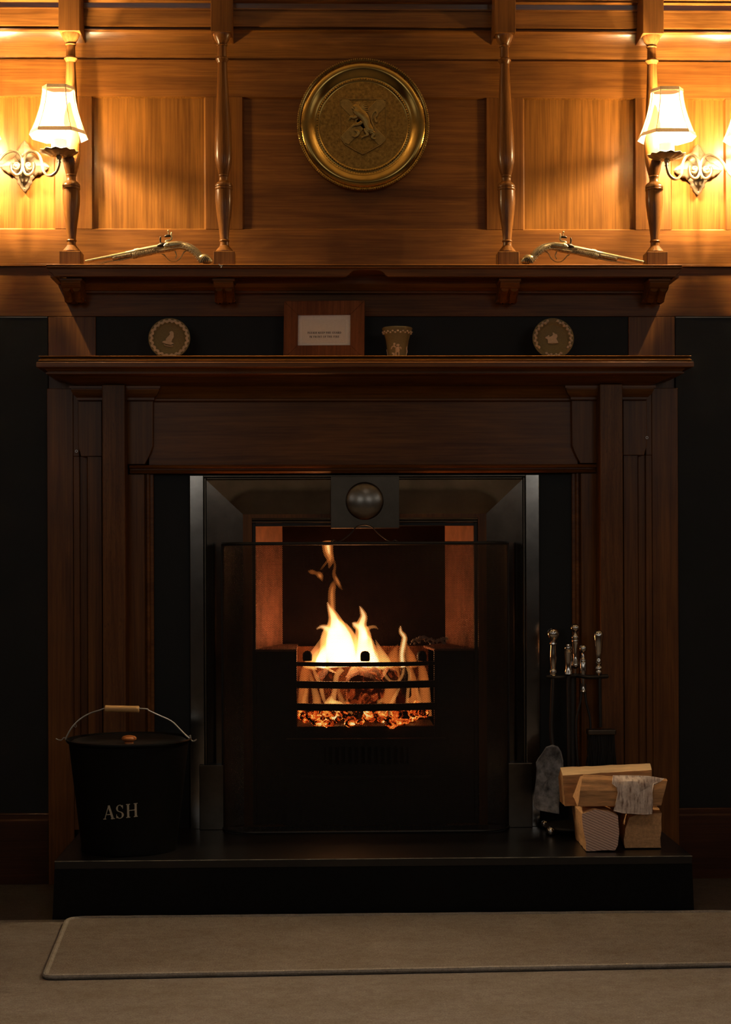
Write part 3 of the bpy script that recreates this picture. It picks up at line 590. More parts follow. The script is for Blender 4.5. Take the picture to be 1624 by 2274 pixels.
for pts, mt_, y in [
 ([(738, 1368, 18), (737, 1340, 18), (737, 1315, 17), (740, 1300, 14), (741, 1290, 3)], 'flame_dim', .17),
 ([(740, 1372, 10), (738, 1345, 8), (737, 1320, 7), (739, 1303, 3)], 'flame', .17),
 ([(727, 1203, 26), (729, 1225, 24), (734, 1245, 16), (731, 1262, 4)], 'flame_dim', .16),
 ([(727, 1205, 15), (729, 1222, 14), (733, 1238, 8), (734, 1248, 2)], 'flame', .16),
 ([(728, 1207, 7), (730, 1222, 6), (732, 1232, 2)], 'flame_core', .16),
 ([(737, 1232, 6), (744, 1255, 6), (742, 1275, 9), (750, 1293, 12), (760, 1310, 3)], 'flame_dim', .16),
 ([(745, 1280, 3), (750, 1291, 6), (756, 1302, 2)], 'flame', .16),
 ([(733, 1240, 6), (722, 1253, 6), (712, 1266, 3)], 'flame_dim', .16),
 ([(684, 1269, 3), (692, 1270, 11), (702, 1273, 9), (711, 1278, 15), (716, 1291, 3)], 'flame_dim', .15),
 ([(706, 1275, 3), (711, 1279, 7), (714, 1286, 2)], 'flame', .15),
 ([(805, 1402, 14), (820, 1394, 9), (832, 1392, 7), (840, 1397, 2)], 'flame', .17),
 ([(852, 1484, 48), (849, 1464, 32), (843, 1444, 15), (834, 1420, 2)], 'flame', .2),
 ([(835, 1482, 22), (830, 1462, 18), (824, 1445, 6)], 'flame_core', .19),
 ([(712, 1482, 26), (714, 1465, 22), (722, 1448, 8)], 'flame_core', .18),
 ([(688, 1484, 34), (693, 1464, 26), (703, 1440, 13), (716, 1412, 2)], 'flame', .2),

 ([(872, 1482, 34), (874, 1460, 26), (880, 1440, 10), (884, 1430, 2)], 'flame_dim', .2),
 ([(915, 1482, 30), (912, 1462, 24), (905, 1440, 12), (902, 1425, 2)], 'flame_dim', .2),
 ([(945, 1590, 30), (944, 1540, 26), (940, 1500, 22), (934, 1470, 12), (930, 1452, 2)], 'flame_dim', .22),
 ([(672, 1590, 26), (674, 1540, 24), (678, 1490, 20), (684, 1465, 4)], 'flame_dim', .22),
 ([(694, 1480, 5), (702, 1500, 9), (712, 1522, 10), (717, 1545, 9), (724, 1566, 6)], 'flame', .09),
 ([(760, 1485, 14), (748, 1500, 13), (744, 1530, 11), (738, 1562, 16)], 'flame', .09),
 ([(700, 1590, 26), (704, 1560, 20), (698, 1530, 14), (690, 1500, 8), (688, 1486, 2)], 'flame_mid', .13),
 ([(740, 1590, 54), (738, 1572, 56), (734, 1556, 22), (736, 1545, 3)], 'flame', .1),
 ([(762, 1590, 18), (760, 1560, 14), (752, 1535, 8), (750, 1515, 3)], 'flame_mid', .12),
 ([(850, 1482, 6), (856, 1500, 7), (868, 1512, 6), (884, 1512, 6), (893, 1500, 7), (897, 1484, 5)], 'flame', .09),
 ([(887, 1528, 6), (877, 1548, 9), (868, 1566, 8), (866, 1590, 6)], 'flame', .09),
 ([(905, 1480, 8), (910, 1500, 8), (907, 1530, 8), (904, 1565, 8)], 'flame', .09),
 ([(860, 1590, 34), (862, 1560, 36), (868, 1530, 30), (876, 1505, 26), (880, 1480, 12)], 'flame_dim', .19),
 ([(846, 1590, 16), (843, 1560, 12), (850, 1535, 8), (846, 1515, 3)], 'flame_mid', .12),
 ([(920, 1590, 30), (918, 1550, 30), (914, 1510, 24), (906, 1475, 12)], 'flame_dim', .2),
 ([(928, 1590, 12), (932, 1560, 10), (926, 1530, 7), (930, 1500, 2)], 'flame_mid', .12),
 ([(678, 1590, 12), (675, 1560, 10), (681, 1530, 7), (677, 1505, 2)], 'flame_mid', .12),
 ([(770, 1590, 40), (776, 1560, 24), (772, 1545, 4)], 'flame_dim', .14),
 ([(790, 1482, 70), (800, 1470, 90), (810, 1455, 60), (800, 1440, 10)], 'flame', .2)]:
    flame(pts, mt_, y, fl=.8)
# the fire's own light
for (px, py, e, r) in ((765, 1440, 3.0, .05), (800, 1540, .8, .05), (735, 1290, .12, .02)):
    l = bpy.data.lights.new('fire_light', 'POINT'); l.energy = e; l.color = (1.0, .31, .08); l.shadow_soft_size = r
    o = bpy.data.objects.new('fire_light', l); COL.objects.link(o); o.parent = fire; o.location = P(px, py, .15) - fire.location
# burning logs and embers
def rlog(name, p0, p1, r, mat, seed, n=14, seg=10, label=None, jag=.2):
    rnd = random.Random(seed); p0, p1 = Vector(p0), Vector(p1); sh = [1 + rnd.uniform(-jag, jag) for _ in range(n)]
    mb = MB(); t = (p1 - p0).normalized(); a = t.cross(Vector((0, .3, 1))).normalized(); b = t.cross(a)
    rs = []
    for i in range(seg + 1):
        c = p0.lerp(p1, i / seg); rs.append([c + (a * cos(2 * pi * k / n) + b * sin(2 * pi * k / n)) * r * sh[k] * (1 + .1 * noise.noise(Vector((i * .6, k * .7, seed)))) * (.93 if i in (0, seg) else 1) for k in range(n)])
    mb.rings(rs); o = mb.build(name, mat, origin=p0, smooth=True, ang=.9); tag(o, label, 'log', 'burning logs'); return o
pl = lambda px, py, y: P(px, py, y)
rlog('burning_log', pl(735, 1510, .10), pl(720, 1500, .24), .024, M['burnlog'], 1, label='small charred log end at the left behind the top grate bar')
rlog('burning_log', pl(806, 1535, .085), pl(812, 1500, .25), .052, M['burnlog'], 2, label='largest burning log, end on in the middle of the grate')
rlog('burning_log', pl(868, 1508, .10), pl(862, 1500, .24), .024, M['burnlog'], 3, label='charred log end right of centre in the grate')
rlog('burning_log', pl(905, 1545, .12), pl(898, 1440, .26), .014, M['char'], 4, label='thin charred stick standing at the right of the grate')
q = MB(); rnd = random.Random(8)
pts = spline([(912, 1431, 2), (917, 1424, 5), (925, 1419, 8), (940, 1416, 9), (955, 1419, 7), (968, 1422, 6), (980, 1421, 8), (992, 1417, 6), (996, 1421, 3)], 5)
q.tube([tuple(P(a + rnd.uniform(-1, 1), b + rnd.uniform(-1.5, 1.5), .13)) for a, b, w in pts], [w / 2 / 778 * rnd.uniform(.6, 1.3) for a, b, w in pts], 8)
for k in range(16):
    a = rnd.uniform(914, 992); q.ball(tuple(P(a, 1424 + rnd.uniform(-2, 5), .13)), rnd.uniform(.0025, .005), 6)
o = q.build('burnt_twig', M['ash'], origin=P(912, 1431, .13), smooth=True, ang=.8); tag(o, 'ash-white crumbling burnt twig lying across the right hob', 'twig')
eb = MB(); rnd = random.Random(5)
for k in range(150):
    u = rnd.random(); v = rnd.random(); r = rnd.uniform(.009, .02)
    c = (ga + .012 + (gb - ga - .024) * u, bow(u) + .02 + v * .2, zg + .008 + rnd.random() * .035)
    eb.rings([[(c[0] + r * sin(t) * cos(2 * pi * j / 6 + k) * rnd.uniform(.75, 1.2), c[1] + r * sin(t) * sin(2 * pi * j / 6 + k), c[2] + r * cos(t) * .8) for j in range(6)] for t in (.3, 1.1, 1.9, 2.8)])
eo = eb.build('ember_bed', M['ember'], origin=(P(806, 1600, .15).x, .15, zg)); tag(eo, 'bed of glowing orange embers at the bottom of the grate', 'embers'); eo['kind'] = 'stuff'
# ------------------------------------------------------------------ carpet and mat
tag(MB().box(-3, 3, -6.7, HY + .0015, 0.0, 0.008).build('fitted_carpet', M['carpet'], bevel=.003), 'beige finely ribbed carpet covering the floor before the hearth', 'carpet')
CZ = .008
def fp(px, py, z=CZ):
    d = CR * ((px - PX) / F_) - CU * ((py - PY) / F_) + _F; t = (z - CAM.z) / d.z; return CAM + d * t
mat_ = thing('hearth_mat', (0, -.8, CZ), 'long beige mat with pale bound edge lying before the hearth', 'mat')
c0, c1, c2 = fp(92, 2178), fp(150, 2052), fp(1624, 2149)
ys0 = c0.y; ys1 = -.512; xr = fp(1597, 2040).x + .09
slope_f = (c2.y - c0.y) / (c2.x - c0.x)
cor = [(c0.x, c0.y), (xr, c0.y + slope_f * (xr - c0.x)), (xr + .01, ys1), (c1.x - .01, ys1)]
def rounded(cor, r, n=8):
    out = []
    for i in range(4):
        p = Vector(cor[i]); a = (Vector(cor[i - 1]) - p).normalized(); b = (Vector(cor[(i + 1) % 4]) - p).normalized(); rr = r[i]
        for k in range(n + 1):
            t = k / n; q0 = p + a * rr * (1 - t); q1 = p + b * rr * t; out.append(q0.lerp(q1, t) if False else (p + a * rr * (1 - t) ** 2 + b * rr * t ** 2))
    return out
edge = rounded(cor, [.03, .06, .10, .05])
# densify the outline so that the bound edge can waver
de = []
for i, p in enumerate(edge):
    nx = edge[(i + 1) % len(edge)]; m_ = max(1, int((nx - p).length / .02))
    for k in range(m_):
        q_ = p.lerp(nx, k / m_); de.append(Vector((q_.x, q_.y + .0012 * noise.noise(Vector((q_.x * 14, q_.y * 14, 0))))))
cen = sum(de, Vector((0, 0))) / len(de)
inn = []
for i, p in enumerate(de):
    t = (de[(i + 1) % len(de)] - de[i - 1]); nn = Vector((-t.y, t.x)).normalized(); inn.append(p + nn * .012)
mb = MB(); N = len(inn); mb.add([(p.x, p.y, CZ + .008) for p in inn] + [(p.x, p.y, CZ) for p in inn], [tuple(range(N)), tuple(range(2 * N - 1, N - 1, -1))] + [(i, (i + 1) % N, (i + 1) % N + N, i + N) for i in range(N)])
mb.build('mat_pile', M['rug'], mat_)
mid = [(a + b) / 2 for a, b in zip(de, inn)]
MB().tube([(p.x, p.y, CZ + .0062) for p in mid], [.0068 + .0008 * noise.noise(Vector((p.x * 30, p.y * 30, 3))) for p in mid], 8, .9, (0, 0, 1), close=True).build('bound_edge', M['binding'], mat_, smooth=True)
# ------------------------------------------------------------------ wall lamps
def leaf(mb, c, ang, L, w, dome=.007, y=-.006, lob=.16):
    rows = []
    for i in range(19):
        t = i / 18; LP = ((0, .12), (.14, .32), (.26, .85), (.38, 1.05), (.47, .95), (.52, .72), (.60, .80), (.68, .74), (.74, .50), (.82, .46), (.92, .24), (1, .0))
        for (t0, v0), (t1, v1) in zip(LP, LP[1:]):
            if t0 <= t <= t1: hw = w * (v0 + (v1 - v0) * (t - t0) / (t1 - t0))
        if i == 18: hw = .0006
        row = []
        for j in range(9):
            s = (j - 4) / 4; dy = -dome * (1 - s * s) * sin(pi * (t * .8 + .2)) + .004 * abs(s) ** 3 - (.004 if abs(s) < .2 else 0) * sin(pi * t)
            u = Vector((s * hw, t * L)); row.append((c[0] + u.x * cos(ang) + u.y * sin(ang), c[1] + y + dy, c[2] - u.x * sin(ang) + u.y * cos(ang)))
        rows.append(row)
    mb.rings(rows, closed=False, caps=False)
def sconce(cx, cz, label):
    root = thing('wall_sconce', (cx, 0, cz), label, 'wall lamp', 'twin-arm sconces beside the overmantel')
    C = Vector((cx, 0, cz)); u = .000181
    mb = MB()
    for k, (L, w) in enumerate(((.072, .026), (.068, .027), (.070, .026), (.068, .027))): leaf(mb, (cx, 0, cz), k * pi / 2, L, w)
    bp = mb.build('backplate', M['sconce'], root, smooth=True, ang=1.2, solid=.0016)
    for k in range(4):
        a = k * pi / 2; MB().ball((cx + .062 * sin(a), -.008, cz + .062 * cos(a)), .0032, 8).build('rivet', M['sconce'], bp, smooth=True)
    MB().tube([(cx, -.004, cz), (cx, -.028, cz)], .007, 10).build('boss', M['sconce'], bp, smooth=True)
    raw = [(455, 1345, .030), (474, 1338, .030), (468, 1300, .030), (432, 1308, .030), (425, 1362, .030), (470, 1400, .030), (528, 1375, .030), (532, 1300, .030), (500, 1290, .03)]
    path = [(458, 1350), (470, 1330), (452, 1308), (428, 1325), (432, 1372), (478, 1392), (522, 1350), (512, 1296), (455, 1282)]
    spiral = [(455, 1345), (473, 1335), (462, 1308), (432, 1312), (420, 1350), (440, 1390)]
    arm = [(462, 1350, -.034), (480, 1330, -.034), (462, 1300, -.034), (425, 1312, -.034), (412, 1360, -.034), (440, 1400, -.034), (500, 1395, -.034), (532, 1345, -.034), (515, 1290, -.034)]
    # outer ring of the scroll then out along the arm
    ring = [(515, 1290, -.036), (536, 1340, -.036), (520, 1420, -.036), (460, 1478, -.035), (400, 1460, -.034), (368, 1380, -.033), (366, 1290, -.033), (395, 1190, -.034), (450, 1130, -.036), (520, 1118, -.042), (590, 1160, -.055), (628, 1240, -.07), (640, 1330, -.085), (660, 1420, -.10), (710, 1482, -.115), (775, 1482, -.13), (835, 1420, -.142), (864, 1330, -.15), (868, 1250, -.15), (866, 1190, -.15)]
    for s in (-1, 1):
        def L3(zx, zy, y): return (cx + s * ((zx - 360) * u + .025 * max(0, (-y - .04)) / .11), y, CAM.z + (cz - (zy - 1345) * u - CAM.z) * (1 + (y + .01) / 4.68))
        pts = [(455, 1348, -.036), (474, 1336, -.036), (462, 1306, -.036), (428, 1310, -.036), (418, 1352, -.036), (450, 1392, -.036), (500, 1380, -.036)] + []
        path = [L3(*p) for p in pts]; a_ = MB().tube(spline(path, 5), .0038, 8, 1.5)
        a_.ball(L3(452, 1340, -.038), .0055, 8); a_.build('scroll', M['sconce'], root, smooth=True)
        path = [L3(*p) for p in ring]
        MB().tube(spline(path, 5), .0040, 8, 1.5).build('arm', M['sconce'], root, smooth=True)
        px_, py_, pz_ = L3(866, 1175, -.15)
        ax = px_
        # scalloped drip pan
        rs = []
        for i in range(7):
            t = i / 6; ring2 = []
            for k in range(48):
                a = 2 * pi * k / 48; sc = 1 + .04 * t * t * cos(12 * a); r = (.006 + .045 * t) * sc
                ring2.append((ax + r * cos(a), -.15 + r * sin(a), pz_ - .004 + .013 * t ** 1.6 + .0016 * t * cos(12 * a)))
            rs.append(ring2)
        pan_ = MB().rings(rs, caps=False).build('drip_pan', M['sconce'], root, smooth=True, solid=.0014)
        MB().lathe([(.0, -.022), (.0055, -.021), (.0062, -.018), (.0045, -.015), (.0075, -.009), (.0075, -.004), (.0, -.002)], (ax, -.15, pz_), 14).build('cup', M['sconce'], pan_, smooth=True)
        MB().lathe([(.0, -.003), (.0205, -.003), (.0205, .040), (.016, .043), (0, .043)], (ax, -.15, pz_), 24).build('candle_sleeve', M['sleeve'], root, smooth=True)
        bz_ = pz_ + .046
        MB().lathe([(0, 0), (.009, 0), (.010, .006), (.0165, .020), (.0155, .034), (.009, .048), (0, .06)], (ax, -.15, bz_), 18).build('bulb', M['bulb'], root, smooth=True)
        # cut-corner bell shade
        z0 = Z(306, -.15) ; z1 = Z(198, -.15); prof = []
        for i in range(9):
            t = i / 8; prof.append((.0735 - .0335 * (1 - (1 - t) ** 1.75) , z0 + (z1 - z0) * t))
        def octa(r, z):
            c = r * .60; return [Vector((ax + p[0], -.15 + p[1], z)) for p in ((-c, -r), (c, -r), (r, -c * .62), (r, c * .62), (c, r), (-c, r), (-r, c * .62), (-r, -c * .62))]
        sh = MB().rings([octa(r, z) for r, z in prof], caps=False).build('lamp_shade', M['shade'], root)
        for nm, k0, k1, dz in (('shade_trim', 0, 0, .011), ('shade_trim', 8, 8, -.009)):
            r, z = prof[k0]; r2 = r + (-.0035 if k0 == 0 else .0015)
            MB().rings([octa(r + .0012, z), octa(r2 + .0012, z + dz)], caps=False).build(nm, M['cloth_trim'], sh)
        for k in range(8):
            MB().tube([octa(r + .0006, z)[k] for r, z in prof], .0012, 6).build('seam_braid', M['cloth_trim'], sh)
        l = bpy.data.lights.new('bulb_light', 'POINT'); l.energy = 195; l.color = (1.0, .75, .44); l.shadow_soft_size = .02
        o = bpy.data.objects.new('bulb_light', l); COL.objects.link(o); o.parent = root; o.location = Vector((ax, -.15, bz_ + .031)) - root.location
    return root
pL, pR = P(54, 369, -.01), P(1551, 377, -.01)
SCL = sconce(pL.x, pL.z, 'gilt twin-arm wall sconce with lit cream shades, left of the overmantel')
SCR = sconce(pR.x, pR.z, 'gilt twin-arm wall sconce with lit cream shades, right of the overmantel')
# ------------------------------------------------------------------ brass charger with a heraldic shield
pc_ = P(807, 276, -.02); R0 = 147 / 803
ch = thing('brass_charger', (pc_.x, 0, pc_.z), 'round embossed brass charger with lion shield hung on the panelling', 'charger')
K = R0 / 705.0     # metres per zoomed photo pixel
cx, cz = pc_.x, pc_.z
MB().lathe([(R0, -.004), (R0, -.017), (R0 * .985, -.019), (R0 * .97, -.0175), (R0 * .955, -.0165), (R0 * .92, -.0225), (R0 * .88, -.0265), (R0 * .82, -.0235), (R0 * .76, -.0155), (R0 * .73, -.011), (R0 * .715, -.0105), (R0 * .70, -.0125), (R0 * .69, -.013), (R0 * .675, -.010), (R0 * .655, -.010), (R0 * .655, -.004)], (cx, 0, cz), 128, 'y').build('rim', M['brass'], ch, smooth=True, ang=1.0)
MB().lathe([(R0 * .66, -.004), (R0 * .66, -.0102), (R0 * .5, -.0104), (R0 * .25, -.0106), (0, -.0106)], (cx, 0, cz), 96, 'y').build('centre_disc', M['brass_rough'], ch, smooth=True)
q = MB()
for k in range(190): a = 2 * pi * k / 190; q.ball((cx + R0 * .985 * cos(a), -.0192, cz + R0 * .985 * sin(a)), .0031, 6)
q.build('rope_edge', M['brass_relief'], ch, smooth=True, kind='stuff')
q = MB()
for k in range(116): a = 2 * pi * k / 116; q.ball((cx + R0 * .697 * cos(a), -.0132, cz + R0 * .697 * sin(a)), .0026, 6)
q.build('bead_ring', M['brass_relief'], ch, smooth=True, kind='stuff')
def C2(zx, zy, y=-.012): return (cx + (zx - 795) * K, y, cz - (zy - 793) * K)
shp = [(548, 522), (1036, 522), (1038, 930), (1020, 965), (985, 1000), (900, 1050), (790, 1108), (690, 1055), (600, 1000), (565, 950), (550, 920)]
sh = MB().prism([C2(*p)[::2] for p in shp], -.0128, -.009).build('shield', M['brass_rough'], ch)
MB().tube([C2(*p, -.0135) for p in shp], .0022, 6, close=True).build('shield_border', M['brass_relief'], sh, smooth=True)
for poly in ([(552, 545), (552, 590), (960, 1010), (1010, 975), (1036, 930), (640, 525), (575, 524)], [(1034, 545), (1034, 600), (640, 1005), (590, 985), (555, 915), (940, 525), (1010, 524)]):
    MB().prism([C2(*p)[::2] for p in poly], -.0152, -.010).build('saltire_band', M['brass_relief'], sh, bevel=.0012)
lion = MB(); ly = -.0185
def T(pts, fl=.6, y=ly):
    s = spline(pts, 4); lion.tube([C2(a, b, y) for a, b, r in s], [max(r, 1) * K for a, b, r in s], 10, fl)
T([(700, 640, 30), (735, 660, 48), (780, 690, 55), (820, 740, 52), (840, 800, 42), (870, 850, 44), (880, 880, 30)])    # trunk
T([(680, 600, 14), (710, 605, 34), (735, 625, 40), (760, 660, 46)])                                                    # head
T([(672, 620, 10), (690, 622, 16), (705, 630, 18)])                                                                    # muzzle
T([(740, 690, 24), (700, 720, 20), (665, 715, 16), (645, 735, 10)])                                                    # forelegs
T([(790, 760, 24), (745, 790, 20), (700, 800, 14), (680, 815, 12)])
T([(860, 860, 34), (820, 850, 26), (840, 900, 20), (800, 920, 12), (780, 930, 12)])                                    # hindlegs
T([(870, 870, 36), (905, 890, 26), (890, 930, 18), (915, 945, 12), (930, 938, 8)])
T([(700, 850, 10), (740, 870, 22), (735, 905, 16), (700, 925, 12), (680, 905, 8)])
T([(885, 860, 12), (905, 810, 9), (880, 740, 8), (890, 680, 9), (930, 650, 10), (945, 690, 10), (920, 720, 9), (935, 765, 14), (950, 745, 6)])   # tail
for k in range(14):                                                                                                    # mane locks
    a = -1.9 + k * .24; T([(745 + 40 * cos(a), 660 + 55 * sin(a), 12), (745 + 80 * cos(a), 655 + 85 * sin(a), 9), (752 + 100 * cos(a + .15), 652 + 100 * sin(a + .1), 3)], .6, ly - .001)
for (a, b) in ((645, 735), (678, 815), (780, 930), (930, 940), (682, 905)):
    for k in (-1, 0, 1): T([(a, b, 5), (a - 8, b + 8 + k * 8, 3)], .6)
lion.build('lion_relief', M['brass_relief'], sh, smooth=True)
# ------------------------------------------------------------------ pistols
def pistol(px_ref, mirror, label, yd=-.128, sc=1.0):
    zu = 1 / 4.511 / 822 * sc
    x0 = X(px_ref, yd, 570); root = thing('flintlock_pistol', (x0, yd, ZS), label, 'pistol', 'pistols on the upper shelf')
    sg = -1 if mirror else 1
    def Q(a, b, y=0): return (x0 + sg * (a - 680) * zu, yd + y, ZS + .0012 + (434 - b) * zu)
    def tb(mb, pts, fl=.7, y=0, n=14, k=5):
        s = spline(pts, k); mb.tube([Q(a, b, y) for a, b, r in s], [r * zu for a, b, r in s], n, fl); return mb
    bar = tb(MB(), [(50, 397, 13), (60, 396, 15), (180, 373, 18), (320, 348, 23), (480, 316, 25), (540, 302, 26), (545, 300, 30), (580, 292, 30), (585, 291, 26), (700, 268, 27), (790, 252, 28)], 1.0)
    bo = bar.build('barrel', M['pistol'], root, smooth=True, ang=.8)
    MB().lathe([(.0, -.0006), (9 * zu, -.0006), (9 * zu, .004), (0, .004)], Q(48, 397.5), 12, 'x').build('muzzle_bore', M['pistol_dark'], bo)
    rr = tb(MB(), [(185, 421, 4), (250, 407, 6), (320, 396, 7), (420, 380, 8), (530, 358, 8)], 1.0); rr.build('ramrod', M['pistol'], root, smooth=True)
    st = tb(MB(), [(318, 366, 10), (325, 364, 26), (400, 347, 28), (500, 328, 29)], .9); st.build('fore_end', M['pistol_engraved'], root, smooth=True, ang=.8)
    st = tb(MB(), [(505, 335, 18), (515, 333, 41), (530, 330, 43), (620, 312, 40), (700, 300, 36), (715, 296, 33), (800, 280, 38), (880, 258, 47), (950, 240, 45), (1010, 240, 40), (1070, 256, 42), (1120, 283, 41), (1160, 315, 38), (1190, 352, 36), (1205, 380, 36), (1210, 410, 30)], .62, n=18)
    st.build('stock', M['pistol_engraved'], root, smooth=True, ang=.9)
    for pts in ([(790, 296, 4), (870, 285, 4), (960, 268, 4), (1030, 272, 4), (1090, 290, 4)], [(870, 232, 4), (940, 215, 5), (1000, 212, 4), (1060, 222, 4), (1120, 255, 4), (1180, 310, 4)], [(720, 268, 4), (640, 282, 4), (560, 296, 4)]):
        tb(MB(), pts, 1, -.012, 6).build('edge_bead', M['pistol'], root, smooth=True)
    q = MB()
    for k in range(9):   # scrollwork along the fore stock
        a0 = 545 + k * 22; tb(q, [(a0, 335 - k * 4.2, 3), (a0 + 8, 318 - k * 4.2, 4), (a0 + 18, 322 - k * 4.2, 4), (a0 + 14, 336 - k * 4.2, 3)], 1, -.0175, 6, 3)
    for k in range(8):
        a0 = 1010 + k * 21; b0_ = 245 + k * 9 + k * k * 1.5; tb(q, [(a0, b0_, 3), (a0 + 14, b0_ - 8, 4), (a0 + 22, b0_ + 8, 4), (a0 + 8, b0_ + 22, 3)], 1, -.0175, 6, 3)
    q.build('scrollwork', M['pistol'], root, smooth=True)
    lk = tb(MB(), [(835, 255, 8), (860, 245, 22), (910, 236, 26), (960, 232, 20), (1010, 232, 5)], .35, -.015, 14); lk.build('lock_plate', M['pistol'], root, smooth=True)
    q = MB(); s = 30
    tb(q, [(1195, 392, 22), (1210, 370, 44), (1240, 372, 50), (1270, 385, 42), (1300, 400, 22), (1308, 405, 8)], .75, n=16)
    bt = q.build('butt_cap', M['pistol'], root, smooth=True, ang=.9)
    for k in range(4): tb(MB(), [(1200 + k * 22, 418 - k * 1, 4), (1215 + k * 18, 385, 5), (1238 + k * 14, 352 + k * 7, 4)], 1, -.0135, 6).build('fluting', M['pistol_dark'], bt, smooth=True)
    tb(MB(), [(808, 324, 5), (830, 332, 9), (850, 355, 6), (875, 382, 6), (910, 398, 6), (950, 395, 6), (985, 375, 6), (1010, 345, 6), (1022, 315, 6), (1040, 298, 8), (1065, 292, 5)], .9, 0, 8).build('trigger_guard', M['pistol'], root, smooth=True)
    tb(MB(), [(940, 292, 7), (950, 315, 6), (957, 340, 5), (948, 358, 6), (942, 370, 5)], .9, 0, 8).build('trigger', M['pistol'], root, smooth=True)
    lk2 = MB(); tb(lk2, [(765, 250, 10), (790, 240, 18), (820, 236, 24), (845, 240, 16)], .8, -.006); tb(lk2, [(800, 232, 12), (798, 205, 8), (796, 175, 9), (799, 155, 7), (803, 152, 3)], 1.3, -.004)
    lk2.build('frizzen', M['pistol_dark'], root, smooth=True)
    ck = MB(); tb(ck, [(880, 240, 20), (872, 222, 17), (850, 212, 9), (862, 198, 8), (900, 190, 8), (912, 168, 8), (908, 140, 8), (912, 112, 4)], .8, -.012)
    co = ck.build('cock', M['pistol'], root, smooth=True)
    tb(MB(), [(842, 158, 8), (860, 150, 14), (890, 148, 13), (906, 150, 8)], 1.1, -.010).build('cock_jaw', M['pistol_dark'], co, smooth=True)
    q = MB(); tb(q, [(880, 150, 6), (880, 120, 6), (879, 108, 5)], 1, -.010); q.ball(Q(878, 99, -.010), 11 * zu, 10); q.build('jaw_screw', M['pistol'], co, smooth=True)
    MB().ball(Q(880, 236, -.022), 13 * zu, 10, (1, .5, 1)).build('cock_screw', M['pistol'], co, smooth=True)
    return root
pistol(180 + 680 / 4.511, False, 'ornate brass flintlock pistol on the shelf, pointing left, on the left side')
pistol(1430 - (680 - 50) / 4.511 * .98, True, 'ornate brass flintlock pistol on the shelf, pointing right, on the right side', sc=.98)
p = P(491, 590, -.151)
tag(MB().tube([(p.x - .006, -.156, p.z + .003), (p.x - .001, -.157, p.z - .001), (p.x + .003, -.156, p.z + .001), (p.x + .001, -.156, p.z - .006)], .0016, 6).build('cable_clip', M['wire'], origin=p), 'tiny clear cable clip stuck on the upper shelf edge', 'clip')
# ------------------------------------------------------------------ serif letters for the sign and the bucket
def seg(x0, y0, x1, y1, w, n=4):
    dx, dy = x1 - x0, y1 - y0; L = sqrt(dx * dx + dy * dy); nx, ny = -dy / L * w / 2, dx / L * w / 2
    return [[(x0 + dx * i / n + nx, y0 + dy * i / n + ny), (x0 + dx * (i + 1) / n + nx, y0 + dy * (i + 1) / n + ny), (x0 + dx * (i + 1) / n - nx, y0 + dy * (i + 1) / n - ny), (x0 + dx * i / n - nx, y0 + dy * i / n - ny)] for i in range(n)]
def arc(cx, cy, rx, ry, a0, a1, wt, wk, n=12):
    out = []; pr = None
    for i in range(n + 1):
        a = radians(a0 + (a1 - a0) * i / n); w = wt + (wk - wt) * abs(cos(a)) ** 1.5
        o_ = (cx + (rx + w / 2) * cos(a), cy + (ry + wt / 2) * sin(a)); n_ = (cx + (rx - w / 2) * cos(a), cy + (ry - wt / 2) * sin(a))
        if pr: out.append([pr[0], o_, n_, pr[1]])
        pr = (o_, n_)
    return out
k_, t_ = .15, .055
def ser(x, y, w=.28): return seg(x - w / 2, y + (t_ / 2 if y < .5 else -t_ / 2), x + w / 2, y + (t_ / 2 if y < .5 else -t_ / 2), t_, 2)
def stem_(x): return seg(x, 0, x, 1, k_) + ser(x, 0) + ser(x, 1)
